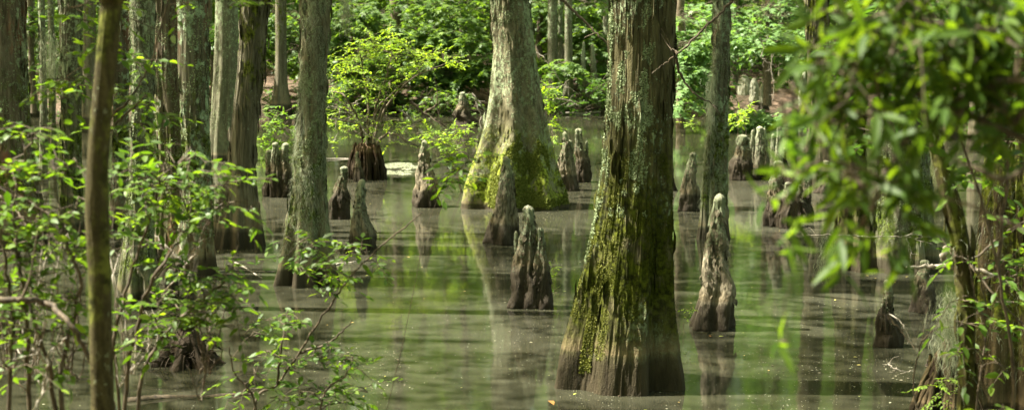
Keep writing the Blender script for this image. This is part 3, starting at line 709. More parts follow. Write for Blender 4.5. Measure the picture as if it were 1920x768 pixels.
# ---- small shrubs near the water
def small_shrub(label, u, v, Y, tg, leaf, ls, kind='oval', wood='stem', nl=8, Lt=.16, gz=None, cat='shrub', r=.007, stems=3, name='shrub', nj=.4, group=None, flat=.5):
    base = PT(u, v, Y) if gz is None else np.array([PT(u, v, Y)[0], Y, gz]); p = Plant(base)
    for i in range(stems):
        t = tg[i % len(tg)]; e = PT(t[0], t[1], Y + rng.normal() * .1)
        p.stem([base + rng.normal(size=3) * .02, (base + e) / 2 + rng.normal(size=3) * .05, e], r, r * .35, 5)
    for t in tg: p.spray(PT(t[0], t[1], Y + rng.normal() * t[2] * .5), t[2], t[3], nl, ls, kind, Lt=Lt, flat=flat, nj=nj)
    return p.finish(name, label, cat, leaf, wood, group)
small_shrub('pale yellow sapling sprouting behind the right flank of the bell bottomed cypress', 1032, 290, 22.6,
            [(1028, 165, .08, 6), (1032, 185, .1, 8), (1040, 178, .08, 6), (1025, 205, .1, 7), (1035, 230, .1, 7), (1040, 255, .1, 6), (1036, 275, .1, 6), (1022, 160, .06, 5)], 'yellow', .06, gz=0.0, Lt=.12)
small_shrub('low leafy bush with slanting pale twigs just left of the bell bottomed cypress', 868, 300, 23.4,
            [(850, 252, .15, 9), (835, 262, .15, 9), (820, 258, .15, 8), (800, 255, .12, 6), (862, 240, .12, 7), (845, 280, .15, 8), (875, 262, .15, 8), (780, 250, .08, 4)], 'yellow', .065, gz=0.0)
small_shrub('dark green bush over the waterline beneath the far bank, between brown and beard lichen trunks', 515, 260, 30,
            [(495, 235, .3, 12), (510, 225, .3, 12), (530, 240, .3, 12), (515, 262, .3, 12), (500, 275, .25, 10), (542, 262, .2, 8), (525, 215, .2, 8)], 'mid', .08, gz=0.0)
small_shrub('thin sprig of yellow green leaves rising by the slim mottled cypress', 1395, 290, 26,
            [(1380, 210, .15, 7), (1395, 215, .15, 8), (1385, 225, .12, 6), (1300, 232, .08, 5), (1402, 205, .12, 5)], 'yellow', .07, gz=0.0)
small_shrub('tiny seedling with yellow green leaves in open water left of the tall forward knee', 1288, 590, 12.9,
            [(1290, 580, .02, 3), (1296, 576, .02, 3), (1284, 592, .02, 2)], 'yellow', .025, gz=0.0, Lt=.04, r=.0015, nl=4)
small_shrub('small sprig growing behind the twin knob of the central knee cluster', 1040, 505, 15,
            [(1036, 500, .03, 4), (1034, 520, .03, 4), (1037, 545, .03, 4), (1036, 560, .03, 3)], 'yellow', .035, gz=0.0, Lt=.05, r=.002, nl=5)
small_shrub('low bush of mid green leaves on the far shore behind the right trunks', 1590, 230, 38,
            [(1560 + 25 * i, 215 + (i * 37 % 30), .5, 12) for i in range(12)], 'mid', .1, gz=0.0)
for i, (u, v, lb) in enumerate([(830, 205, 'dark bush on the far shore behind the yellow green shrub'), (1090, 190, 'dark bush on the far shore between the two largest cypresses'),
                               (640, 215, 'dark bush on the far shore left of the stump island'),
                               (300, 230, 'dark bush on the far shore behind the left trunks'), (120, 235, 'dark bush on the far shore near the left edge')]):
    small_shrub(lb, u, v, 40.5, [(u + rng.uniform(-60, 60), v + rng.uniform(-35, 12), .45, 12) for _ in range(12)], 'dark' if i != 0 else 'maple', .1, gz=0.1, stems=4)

for i, (u, lb) in enumerate([(585, 'low ferny clump at the waterline left of the stump island, far shore'), (700, 'low ferny clump at the waterline right behind the stump island'), (800, 'low ferny clump at the waterline on the far shore left of the bell bottomed cypress'),
                        (1050, 'low ferny clump at the waterline under the three pale far trunks'), (1290, 'low ferny clump at the waterline right of the largest front cypress'), (470, 'low ferny clump at the waterline behind the brown skirted trunk'), (350, 'low ferny clump at the waterline behind the left trunks')]):
    small_shrub(lb, u, 214, 41.6, [(u + rng.uniform(-55, 55), rng.uniform(165, 205), .35, 9) for _ in range(9)], ['dark', 'mid', 'maple'][i % 3], .10, gz=0.0, stems=4, name='fern_clump', cat='fern clump')
small_shrub('dark thicket right behind the three pale far shore knees', 1440, 175, 44.6, [(rng.uniform(1350, 1550), rng.uniform(85, 185), .5, 13) for _ in range(26)], 'dark', .11, gz=0.5, stems=5)  # dark leaves standing in for the shade under the maple
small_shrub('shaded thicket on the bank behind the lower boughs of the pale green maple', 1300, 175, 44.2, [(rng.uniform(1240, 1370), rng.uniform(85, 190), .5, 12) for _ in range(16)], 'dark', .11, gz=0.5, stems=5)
# ------------------------------------------------------------ cypress knees
def knee(label, peaks, mat='knee', group='cypress knees rising from the water', lich=400, tw=.22, gz=0.0, Y=None, name='cypress_knee', round_=False):
    """peaks: (uBase, vBase, halfwidth px, uTop, vTop)"""
    ys = []
    root = None; parts = []
    for n_, (ub, vb, hw, ut, vt) in enumerate(peaks):
        if Y is None:
            g = G(ub, vb, gz); Yk = g[1] + hw / F * g[1] * .8
        else: Yk = Y
        r0 = hw / F * Yk; top = PT(ut, vt, Yk); b = PT(ub, vb, Yk)
        b[2] = gz; H = top[2] - gz
        ALLT.append((b[0], Yk, r0))
        if root is None: root = thing(name, label, 'cypress knee', [b[0], Yk, gz], group); org = np.array([b[0], Yk, gz])
        seed = int(ub * 7 + vb) % 9973
        nth = 56; nz = 72; t = np.linspace(-.12, 1, nz) ; tp = np.clip(t, 0, 1)
        rs = np.random.default_rng(seed)
        if round_: prof = (1 - tp ** 3.2) ** .5 * .92 + .02
        else:
            prof = (tw + .07) * (1 - .3 * tp) + (1 - tw) * (1 - tp) ** rs.uniform(.95, 1.3)
            prof = prof + .05 * np.exp(-((tp - .955) / .028) ** 2) + .04 * np.exp(-((tp - rs.uniform(.4, .8)) / .05) ** 2)
            prof = prof * np.sqrt(np.clip(1 - np.clip((tp - .95) / .05, 0, 1) ** 2, 0.0, 1))
        prof = np.where(t < 0, 1 + -t * .8, prof)
        if not round_:
            kind_ = rs.integers(0, 3)
            if kind_ == 0: prof = prof * (1 - .35 * np.clip((tp - .3) / .7, 0, 1))
            if kind_ == 2: prof = prof * (1 + .16 * np.exp(-((tp - .35) / .12) ** 2))
        th = np.arange(nth) / nth * 2 * math.pi; ct, stt = np.cos(th)[None], np.sin(th)[None]; T = t[:, None]
        Z = gz + T * H
        fl = sum(rs.normal() * np.cos(q * th + rs.random() * 6.28) for q in (3, 4, 5, 7)); fl = fl / np.abs(fl).max()
        R = r0 * prof[:, None] * (1 + .16 * fl[None] * (1 - np.clip(T, 0, 1)))
        sc = 2.0
        rid = (1 - np.abs(2 * vn(ct * sc, stt * sc, Z * 2.2, seed) - 1)) + .6 * vn(ct * 5, stt * 5, Z * 6, seed + 1) + .35 * vn(ct * 11, stt * 11, Z * 18, seed + 3) - .95
        R = R * (1 + .33 * rid * np.clip(1.25 - T * .6, .5, 1)) + (fbm(ct * 2, stt * 2, Z * 9, seed + 2) - .5) * r0 * .26 * np.clip(1.02 - T, 0, 1) ** .5
        lump = (fbm(ct * 1.3 + seed, stt * 1.3, Z * 5 / max(H, .3) ** .5, seed + 7, 2) - .5)
        R = R + lump * r0 * .62 * np.clip(1.1 - T, .1, 1) * np.clip(T * 4 + .3, 0, 1) * (0.0 if round_ else 1.0)
        R = R * (1 + .55 * (vn(ct * 1.6 + seed, stt * 1.6, Z * 14, seed + 11) - .5) * np.clip(T * 1.6 - .3, 0, 1) * (0 if round_ else 1))
        R = np.maximum(R, r0 * .015)
        bend = r0 * .10 * np.interp(tp, np.linspace(0, 1, 7), np.concatenate([[0], rs.normal(size=5), [0]]))[:, None] * (0 if round_ else 1) + (top[0] - b[0]) * np.clip(T, 0, 1) ** 1.15 + .05 * r0 * np.sin(T * 7 + seed)
        V = np.stack([b[0] + bend + R * ct, Yk + R * stt + 0 * T, Z + 0 * R], -1)
        i = np.arange(nz - 1)[:, None] * nth; j = np.arange(nth)[None]; k = (j + 1) % nth
        q = np.stack([i + j, i + k, i + k + nth, i + j + nth], -1).reshape(-1, 4)
        ac = Acc(); ac.add(V.reshape(-1, 3), q, a=np.repeat(np.clip(t, 0, 1), nth))
        n = 150; ii = rs.integers(int(nz * .3), int(nz * .93), n); jj = rs.integers(0, nth, n)
        Pk = V[ii, jj]; Nk = norm(np.stack([np.cos(th[jj]), np.sin(th[jj]), .1 + 0 * jj], 1)); Nk[:, 2] += 0
        add_leaves(ac, Pk - Nk * .002, norm(Nk * rs.uniform(.05, .4, (n, 1)) + np.array([0, 0, -1.]) + rs.normal(size=(n, 3)) * .15), norm(Nk + rs.normal(size=(n, 3)) * .3), rs.uniform(.15, .5, n) * min(r0, .16), 'bit', ii / nz * .6)
        if lich:
            ac.mi = 1; n = int(lich); ii = (nz * (.35 + .62 * rs.random(n) ** .7)).astype(int).clip(0, nz - 1); jj = rs.integers(0, nth, n)
            kk = fbm(np.cos(th[jj]) * 2.2, np.sin(th[jj]) * 2.2, ii * .12, seed, 3) > .5; ii, jj = ii[kk], jj[kk]
            P = V[ii, jj]; N = norm(np.stack([np.cos(th[jj]), np.sin(th[jj]), .25 + 0 * jj], 1))
            s0 = max(.006, 1.1 * Yk / F * 1.5); flakes(ac, P, N, s0 * .5, s0 * 1.2, .7)
        link('peak', ac.mesh('peak', org), [M[mat], M['lichenflake']], root)
    return root
knee('tall triple tipped knee cluster in centre water, dark below and lichen capped', [(985, 578, 27, 990, 384), (1012, 579, 23, 1013, 424), (970, 575, 14, 967, 432)], 'knee_dark', lich=700, tw=.34)
knee('slender pointed knee standing before the foot of the bell bottomed cypress', [(944, 458, 28, 950, 292)], 'knee', tw=.16, lich=150)
knee('single pale tipped knee in open water, right of the stump island', [(801, 389, 25, 795, 262)], 'knee', lich=300, tw=.3)
knee('leaning grey knee capped with lichen, right of the beard lichen trunk', [(678, 470, 22, 678, 335), (664, 468, 12, 664, 400)], 'knee_grey', lich=600, tw=.24)
knee('blunt dark sided knee behind the leaning grey knee', [(637, 411, 18, 645, 311), (628, 409, 12, 628, 372)], 'knee_dark', lich=400, tw=.38)
knee('three peaked dark knee cluster with pale heads between brown and beard lichen trunks', [(510, 368, 14, 505, 280), (519, 370, 12, 516, 266), (535, 370, 14, 536, 267)], 'knee_dark', lich=400, tw=.5)
knee('tan root knee pressed against the front left face of the stump island', [(674, 341, 10, 670, 284)], 'knee', lich=0, tw=.4)
knee('small bare knob peeping out right of the beard lichen trunk', [(609, 402, 9, 607, 352)], 'knee', lich=0, tw=.5)
knee('tallest forward knee with scaly ragged bark, right of the largest front cypress', [(1335, 619, 37, 1350, 362)], 'knee', lich=1500, tw=.24)
knee('narrow knee seen between the largest front cypress and the slim mottled cypress', [(1290, 396, 19, 1298, 285)], 'knee', lich=500, tw=.3)
knee('pale knee leaning out from the right flank of the bell bottomed cypress', [(1064, 358, 18, 1058, 246), (1070, 357, 13, 1068, 262)], 'knee', lich=200, tw=.28)
knee('dark two headed knee right of the pale leaning knee', [(1090, 342, 14, 1085, 240), (1100, 341, 8, 1101, 264)], 'knee_dark', lich=400, tw=.42)
knee('lone narrow knee in the right foreground water', [(1664, 651, 21, 1663, 523)], 'knee_dark', lich=500, tw=.3)
knee('sunlit knee with hollow front beside the broad pale fluted base', [(1733, 586, 23, 1735, 486), (1722, 584, 12, 1722, 530)], 'knee', lich=200, tw=.34)
knee('squat dark knee block at the left end of the far right cluster', [(1389, 338, 19, 1392, 252), (1400, 337, 10, 1402, 258)], 'knee_dark', lich=300, tw=.5)
knee('highest white tipped knees of the far right cluster', [(1424, 335, 13, 1425, 236), (1413, 334, 9, 1411, 243), (1434, 335, 9, 1433, 240)], 'knee_grey', lich=500, tw=.5)
knee('thin upright knee right of the white tipped cluster', [(1460, 345, 10, 1461, 236), (1452, 343, 7, 1450, 250)], 'knee_grey', lich=400, tw=.5)
knee('low twin knees in the gap before the straight brown cypress', [(1470, 340, 8, 1470, 276), (1485, 342, 8, 1486, 275)], 'knee_dark', lich=200, tw=.45)
knee('dark knee mound half hidden by blurred leaves, right water', [(1455, 425, 20, 1458, 300), (1478, 428, 18, 1480, 340)], 'knee_dark', lich=300, tw=.34)
knee('dark knee mound right of the half hidden pair', [(1500, 416, 18, 1498, 345), (1510, 414, 12, 1515, 320)], 'knee_dark', lich=300, tw=.34)
knee('dark knee stub at the foot of the straight brown cypress', [(1548, 362, 20, 1548, 300), (1570, 362, 14, 1572, 318)], 'knee_dark', lich=100, tw=.45)
knee('broad rounded pale knee on the far shore at right', [(1395, 196, 13, 1395, 140)], 'knee_pale', round_=True, gz=.1, lich=0)
knee('middle one of the three pale far shore knees', [(1415, 198, 9, 1414, 146)], 'knee_pale', round_=True, gz=.1, lich=0)
knee('lowest one of the three pale far shore knees', [(1431, 200, 8, 1430, 157)], 'knee_pale', round_=True, gz=.1, lich=0)
knee('white topped knee on the far shore before the straight brown cypress', [(1506, 205, 9, 1508, 134), (1512, 204, 6, 1511, 150)], 'knee_pale', round_=True, gz=.05, lich=0)
knee('small knee just showing past the right side of the largest front cypress', [(1258, 358, 9, 1257, 300)], 'knee_dark', lich=100, tw=.4)
knee('rounded grey knee standing in the left shrub, bigger of two', [(322, 560, 13, 320, 503)], 'knee_grey', lich=0, round_=True)
knee('slim tan knee next to the rounded grey knee in the left shrub', [(357, 562, 8, 357, 508)], 'knee_grey', lich=0, round_=True)
knee('slanting dark stub in the water beside the lower right roots', [(1762, 690, 20, 1775, 645), (1745, 688, 12, 1768, 655)], 'knee_dark', lich=0, tw=.3)
knee('pointed mossy snag on the far shore left of the two close together', [(1098, 212, 8, 1094, 78)], 'knee_grey', lich=100, tw=.3)
knee('pointed mossy snag on the far shore right of the two close together', [(1116, 210, 9, 1111, 82)], 'knee_grey', lich=100, tw=.3)
knee('dark mossy cone shaped stump on the far shore left of the bell bottomed cypress', [(872, 238, 20, 868, 172)], 'knee_dark', lich=100, tw=.2)

# ------------------------------------------------------------ far bank trees, one by one
def pole(label, u, w, v0, Y, mat='ashen', seed=1, flare=1.8, lean=0, cr=(3.2, 12), H=11):
    vb = 20 + HC * F / Y * (1 - .3 / HC)
    cypress('cypress_tree', label, [(0, u - w / 2 + lean, u + w / 2 + lean), (110, u - w * .54, u + w * .54), (160, u - w * .65, u + w * .65), (vb, u - w * flare / 2, u + w * flare / 2)],
            mat, Y=Y, nth=48, dz=.08, amp=.008, seed=seed, H=H, cr=cr, gz=.05, limbs=4, group='trees along the far bank', lich=1500)
pole('pale grey trunk right behind the bell bottomed cypress, leftmost of three', 1036, 17, 0, 42, seed=101)
pole('very thin trunk in the middle of three behind the bell bottomed cypress', 1051, 8, 0, 43, seed=102)
pole('pale grey trunk with flared foot, rightmost of three behind the bell bottomed cypress', 1066, 13, 0, 41.5, seed=103)
pole('brown trunk behind the crown of the yellow green shrub', 742, 22, 0, 44, 'brown', 104)
pole('dark trunk on the bank between the brown skirted trunk and the beard lichen trunk', 527, 20, 0, 41, 'brown', 105)
pole('thin far trunk seen left of the grey speckled cypress', 392, 12, 0, 44, 'grey', 106)
pole('thin shaded trunk close behind the left side of the largest front cypress', 1138, 14, 0, 44, 'grey', 107)
pole('slender trunk right of the pale three, leaning slightly right', 1090, 9, 0, 46, 'grey', 108, lean=4)
pole('thin far trunk on the bank right of the slim mottled cypress', 1378, 11, 0, 45, 'brown', 109)
pole('dark trunk behind the tiered pale maple sprays', 1470, 18, 0, 47, 'brown', 110)
pole('dark trunk on the bank just left of the bell bottomed cypress', 868, 15, 0, 45, 'brown', 111)
pole('thin grey trunk in the shade behind the far shore left of the stump island', 632, 10, 0, 46, 'grey', 112)
pole('brown far trunk behind the dull brown trunk near the left edge', 168, 22, 0, 36, 'brown', 113)
pole('grey far trunk in the gap at the left edge', 58, 14, 0, 40, 'grey', 114)
pole('far trunk behind the broad right side cypress', 1770, 26, 0, 33, 'grey', 115)
pole('far trunk right of the straight brown cypress behind blurred leaves', 1605, 18, 0, 40, 'grey', 116)
pole('far trunk by the right edge behind the split stringy cypress', 1835, 22, 0, 30, 'brown', 117)

# ------------------------------------------------------------ woodland prototypes and copies
def land(x, y):
    x = np.asarray(x, float); y = np.asarray(y, float)
    ys = 41.5 + 1.4 * np.sin(x * .35 + 1) + .8 * np.sin(x * .9) - 2.2 * np.clip((np.abs(x + 2) - 9) / 10, 0, 1.5)
    t = np.clip((y - ys) / 3.2, 0, 1); t = t * t * (3 - 2 * t)
    h = -.55 + 1.05 * t + np.clip(y - ys - 2, 0, 60) * .018
    n = np.clip((7.4 - y) / 1.2, 0, 1); h = np.maximum(h, -.55 + .7 * n * n * (3 - 2 * n))
    h = h + .14 * (fbm(x * .35, y * .35, 0 * x, 5) - .5) + (t > .4) * .10 * (fbm(x * 1.1, y * 1.1, 0 * x, 9) - .5)
    return h
def proto_tree(H, seed, leaf, label, z0=2.0):
    rs = np.random.default_rng(seed); base = np.array([0., 0, 0])
    p = Plant(base); p.stem([[0, 0, -.4], [.1, 0, H * .3], [rs.normal() * .3, 0, H * .6], [rs.normal() * .4, 0, H]], rs.uniform(.10, .18), .03, 9)
    for i in range(46):
        z = rs.uniform(z0, H + .5); rr = 2.3 * math.sqrt(max(.1, 1 - ((z - H * .6) / (H * .55)) ** 2)); a = rs.random() * 6.28; r = rr * rs.random() ** .5
        p.spray([math.cos(a) * r, math.sin(a) * r, z], .8, 9, 8, .17, 'maple', Lt=.6, flat=.4, nj=.5, droop=.3, conn=(i % 2 == 0))
    return p.finish('woodland_tree', label, 'tree', leaf, 'stem', 'trees in the wood beyond the far bank', 'crown', 'trunk')
WT = 'leafy tree standing deep in the wood beyond the far bank'
protos = [proto_tree(11, 201, 'mid', WT), proto_tree(13, 202, 'maple', WT), proto_tree(9, 203, 'mid', WT, 1.2), proto_tree(12, 204, 'dark', WT)]
def proto_bush(seed, leaf):
    rs = np.random.default_rng(seed); p = Plant([0, 0, 0])
    for i in range(5): p.stem([[0, 0, -.1], rs.normal(size=3) * .3 + [0, 0, .7], rs.normal(size=3) * .5 + [0, 0, 1.5]], .02, .006, 5)
    for i in range(20):
        p.spray(rs.normal(size=3) * [.8, .6, 0] + [0, 0, rs.uniform(.2, 2.3)], .5, 10, 9, .12, 'maple' if seed % 2 else 'bit', Lt=.4, flat=.5, nj=.5, conn=(i % 3 == 0))
    return p.finish('understory_bush', 'leafy bush of the undergrowth beyond the far bank', 'bush', leaf, 'stem', 'undergrowth bushes beyond the far bank')
bushes = [proto_bush(301, 'maple'), proto_bush(302, 'mid'), proto_bush(303, 'dark')]
spots = []
for i in range(400):
    y = rng.uniform(47, 84); x = rng.uniform(-.40, .40) * y
    if all((x - a) ** 2 + (y - b) ** 2 > 3.6 for a, b in spots): spots.append((x, y))
    if len(spots) >= 105: break
for i, (x, y) in enumerate(spots):
    pr = protos[i % 4]; sc = rng.uniform(.85, 1.2); z = float(land(x, y))
    if i < 4: pr.location = (x, y, z); pr.rotation_euler = (0, 0, rng.random() * 6.28)
    else: copy_thing(pr, (x, y, z), rng.random() * 6.28, (sc, sc, sc))
bs = []
for i in range(500):
    y = rng.uniform(45.5, 62); x = rng.uniform(-.36, .36) * y
    if all((x - a) ** 2 + (y - b) ** 2 > 1.4 for a, b in bs): bs.append((x, y))
    if len(bs) >= 75: break
for i, (x, y) in enumerate(bs):
    pr = bushes[i % 3]; sc = rng.uniform(.7, 1.25); z = float(land(x, y))
    # keep the sunlit leaf litter of the bank in view
    if y < 50 and (-6.3 < x < -4.2 or -3 < x < -2): y += 5
    if i < 3: pr.location = (x, y, z)
    else: copy_thing(pr, (x, y, z), rng.random() * 6.28, (sc, sc, sc))
# side woods (they close the view and the reflections at left and right)
for i, (x, y) in enumerate([(-9.5, 24), (-10.5, 30), (-12, 36), (-14, 41), (-8.2, 19), (9.5, 25), (11, 31), (13.5, 35), (14, 42), (8.4, 20)]):
    sc = 1.05 if x > 0 else .7
    r = copy_thing(protos[(i + 1) % 4], (x, y, -.3), rng.random() * 6.28, (sc, sc, sc), None)
    r['label'] = 'leafy tree in the water at the ' + ('left' if x < 0 else 'right') + ' margin of the swamp behind the nearer trunks'
    r['group'] = 'trees at the swamp margins'
# far wood mass
fo = Acc(); n = 42000
x = rng.uniform(-75, 75, n); y = rng.uniform(86, 104, n); z = rng.uniform(0.5, 20, n)
z *= .75 + .35 * fbm(x * .12, 0 * x, 0 * x, 3)
P = np.stack([x, y, z], 1)
add_leaves(fo, P, norm(rng.normal(size=(n, 3))), norm(rng.normal(size=(n, 3)) + [0, -.3, .4]), rng.uniform(.5, 1.1, n), 'bit', rng.random(n) * .8)
o = link('distant_wood', fo.mesh('distant_wood'), M['mid']); tag(o, 'distant mass of green woodland closing the view behind all trees', 'woodland'); o['kind'] = 'stuff'

fo = Acc(); n = 26000; a = rng.uniform(math.pi * .93, math.pi * 2.07, n); r = rng.uniform(13, 26, n); z = rng.uniform(.3, 13, n)  # leaf ring added behind the camera to cut the sky light
P = np.stack([r * np.cos(a), r * np.sin(a) - 1, z * (.7 + .5 * fbm(a * 4, 0 * a, 0 * a, 3))], 1)
P = P[fbm(P[:, 0] * .35, P[:, 1] * .35, P[:, 2] * .4, 19, 3) > .44]; n = len(P)
add_leaves(fo, P, norm(rng.normal(size=(n, 3))), norm(rng.normal(size=(n, 3)) + [0, 0, .6]), rng.uniform(.35, .8, n), 'bit', rng.random(n))
o = link('added_leaf_screen', fo.mesh('added_leaf_screen'), M['mid']); tag(o, 'unseen ring of leaves added behind the viewer to cut the sky light', 'woodland'); o['kind'] = 'stuff'
# ------------------------------------------------------------ foreground: sapling trunks
T, _ = cypress('sapling', 'dark slender foreground sapling rising through the whole left side of the view',
    [(0, 190, 229), (150, 177, 215), (300, 164, 202), (400, 160, 203), (550, 167, 208), (768, 171, 214)], 'sapling', Y=5.0, gz=.08, nth=72, dz=.01, amp=.0016, ridges=40, vstretch=6,
    flute=.03, seed=91, H=6.3, cr=(2.3, 17), cz=4.3, ckind='oval', cmat='front_leaf', csize=(.06, .11), cat='sapling', group=None)  # crown above the frame added to shade the near leaves
Tq, Qroot = cypress('sapling', 'leaning mossy sapling at the right with leafy shoots along its stem',
    [(150, 1722, 1742), (210, 1733, 1753), (300, 1751, 1776), (384, 1769, 1800), (500, 1791, 1822), (640, 1799, 1828), (768, 1797, 1829)], 'sapling', Y=7.0, gz=.1, nth=60, dz=.012, amp=.003,
    ridges=24, vstretch=4, flute=.05, seed=93, H=4.2, crown=False, cat='sapling', beard=120, group=None, knotty=.35)

# ------------------------------------------------------------ foreground left shrubs
def fshrub(label, Y, basev, stems, sprays, leaf='front_leaf', ls=.05, r=.009, wood='darktwig', kind='oval', nl=7, Lt=.16, gz=.1, flat=.4, nj=.4, sp=1.0, droop=.15, name='shrub', whorl=False, thin=True):
    if ls == .052: ls = .048
    u0 = stems[0][0][0]; base = np.array([PT(u0, 700, Y)[0], Y, gz]); p = Plant(base)
    for s_ in stems:
        pts = [PT(u, v, Y + rng.normal() * .05) for u, v in s_]
        if s_[0][1] > 740: pts = [np.array([pts[0][0] * .97, pts[0][1], gz - .1])] + pts
        p.stem(pts, r, r * .4, 7)
    for (u, v, rad, n) in sprays:
        if thin and n > 6: n = n - 1
        p.spray(PT(u, v, Y + rng.normal() * rad), rad, n, nl, ls, kind, Lt=Lt, flat=flat, nj=nj, spread=sp, droop=droop, whorl=whorl)
    return p.finish(name, label, 'shrub', leaf, wood)
fshrub('leafy shrub at the left edge with many overlapping bright leaves', 5.6, 0,
       [[(55, 768), (52, 620), (35, 480), (28, 380), (60, 250)], [(105, 768), (80, 650), (50, 560), (30, 470)], [(20, 768), (24, 600), (10, 500), (0, 420)], [(115, 768), (130, 640), (150, 520), (120, 440), (100, 300)]],
       [(25, 238, .06, 5), (55, 248, .06, 5), (80, 240, .05, 3), (20, 300, .07, 4), (85, 330, .07, 5), (130, 310, .06, 4), (30, 370, .09, 7), (80, 395, .09, 8), (20, 440, .09, 8), (65, 455, .08, 8), (120, 440, .08, 7),
        (20, 520, .09, 7), (70, 515, .08, 6), (110, 560, .07, 5), (30, 600, .1, 6), (65, 650, .08, 5), (20, 690, .1, 5), (95, 690, .08, 4), (140, 400, .07, 6), (5, 380, .07, 5), (45, 420, .08, 7), (130, 490, .06, 5), (100, 620, .07, 5), (10, 320, .06, 4), (145, 470, .06, 4), (45, 485, .08, 6), (100, 420, .08, 6), (80, 580, .08, 5), (15, 570, .08, 5), (50, 540, .08, 5)], ls=.052, nl=6)
fshrub('thin dark stemmed shrub with leafy tiers right of the foreground sapling', 6.2, 0,
       [[(205, 768), (215, 640), (250, 500), (290, 384), (300, 330)], [(235, 768), (262, 600), (300, 500), (360, 430), (420, 380)], [(260, 768), (300, 640), (380, 560), (430, 520)]],
       [(240, 318, .06, 5), (285, 330, .08, 7), (330, 310, .08, 8), (375, 325, .08, 8), (410, 350, .07, 4), (300, 375, .08, 7), (350, 395, .09, 9), (395, 385, .06, 4), (245, 395, .07, 5), (470, 385, .06, 2),
        (325, 430, .08, 5), (330, 500, .08, 7), (365, 530, .09, 8), (300, 555, .08, 6), (350, 580, .1, 8), (405, 520, .08, 7), (385, 600, .08, 6), (430, 550, .07, 5), (440, 610, .06, 4), (300, 620, .08, 5), (250, 640, .08, 4), (440, 500, .06, 4), (290, 460, .06, 4), (340, 350, .08, 6), (270, 350, .07, 6), (390, 350, .08, 6), (320, 590, .08, 5), (410, 580, .07, 5), (270, 590, .07, 4)], ls=.052)
fshrub('upper leafy twigs crossing the left trunks around the sapling', 6.8, 0,
       [[(225, 768), (205, 600), (200, 500), (200, 250), (240, 190), (280, 125), (310, 20), (325, -60)], [(200, 250), (235, 215), (275, 180)]],
       [(130, 15, .06, 5), (165, 40, .06, 5), (172, 85, .05, 4), (120, 148, .07, 6), (150, 160, .06, 5), (105, 172, .05, 4), (255, 122, .07, 6), (235, 185, .06, 5), (280, 198, .06, 5), (300, 210, .05, 3), (270, 235, .05, 4), (355, 8, .04, 3), (430, 15, .04, 3),
        (290, 285, .05, 4), (230, 90, .04, 3), (180, 5, .05, 4), (215, 120, .05, 4)], ls=.05, r=.007)
# long diagonal branch with leaves
fshrub('low shrub with a long thin branch slanting up towards the centre of the view', 7.6, 0,
       [[(478, 768), (520, 720), (560, 662), (620, 570), (660, 515), (710, 465), (760, 425), (792, 398)], [(520, 720), (530, 640), (540, 580)], [(560, 662), (620, 640), (660, 600)], [(600, 768), (650, 700), (665, 660)], [(480, 768), (440, 700), (430, 650)]],
       [(560, 455, .06, 5), (590, 462, .06, 5), (610, 505, .05, 4), (640, 470, .05, 4), (690, 478, .06, 5), (715, 500, .05, 3), (655, 520, .04, 3), (610, 520, .06, 4), (560, 500, .04, 3), (545, 585, .05, 3), (575, 600, .05, 4),
        (620, 650, .07, 5), (650, 672, .06, 5), (590, 665, .06, 4), (540, 690, .07, 4), (500, 660, .07, 5), (480, 700, .07, 5), (560, 730, .07, 5), (620, 725, .07, 5), (665, 690, .05, 3), (690, 735, .06, 4), (520, 745, .06, 5), (640, 755, .06, 4), (450, 740, .07, 5), (500, 600, .04, 3), (470, 630, .06, 4)], ls=.052, r=.0065)
fshrub('soft out of focus sprig hanging before the bell bottomed cypress', 4.2, 0,
       [[(905, -60), (900, 100), (895, 230), (880, 285)]], [], ls=.05, r=.0015) if False else None
fshrub('blurred leafy sprig reaching in before the left foot of the bell bottomed cypress', 8.6, 0,
       [[(700, 880), (760, 620), (800, 430), (840, 330)]], [(880, 292, .07, 5), (862, 318, .07, 5), (838, 330, .07, 4), (845, 292, .05, 3)], ls=.055, r=.0022)
# arching dark vine stem lower left
twigs('arching_stem', 'thick dark arching stem bending down across the lower left shrub', 5.2,
      [[(-20, 560), (40, 562), (85, 567), (130, 605), (165, 665), (200, 735), (222, 790), (230, 850)]], .011, 'darktwig', 'stem', None, 2)
twigs('dead_branch', 'bleached crooked twig standing in the lower left shrub', 5.5, [[(58, 780), (85, 720), (90, 670), (105, 650), (125, 632)], [(90, 680), (70, 660), (60, 655)]], .006, side=4)
twigs('dead_branch', 'bare forked twigs fanning low at the left edge', 6.5, [[(-20, 340), (60, 380), (120, 425), (160, 470)], [(-10, 400), (60, 415), (110, 440)], [(0, 470), (50, 455), (110, 470)], [(-10, 360), (40, 405), (70, 440)]], .006, 'darktwig', side=6)
twigs('dead_branch', 'pale bare twigs rising through the left middle shrub', 7, [[(295, 640), (300, 560), (345, 500), (330, 440)], [(345, 500), (370, 470), (360, 420)], [(280, 690), (278, 620), (285, 580)], [(340, 490), (310, 460), (290, 440)]], .005, side=6)

for i, (u, lb) in enumerate([(15, 'leftmost'), (60, 'second from the left'), (130, 'third from the left'), (245, 'right beside the foreground sapling'), (385, 'furthest right')]):
    ln = []
    for q in range(7):
        a, b = u + rng.uniform(-45, 45), rng.uniform(480, 760); c_, d_ = rng.uniform(-60, 60), rng.uniform(-170, -60)
        ln.append([(u + rng.uniform(-12, 12), 700), ((u + a) / 2, (700 + b) / 2), (a, b), (a + c_ * .5, b + d_ * .5), (a + c_, b + d_)])
    twigs('dead_branch', 'tangle of fine bare twigs in the left thicket, ' + lb, 6.4, ln, .0035, ['darktwig', 'deadtwig'][i % 2], side=5)
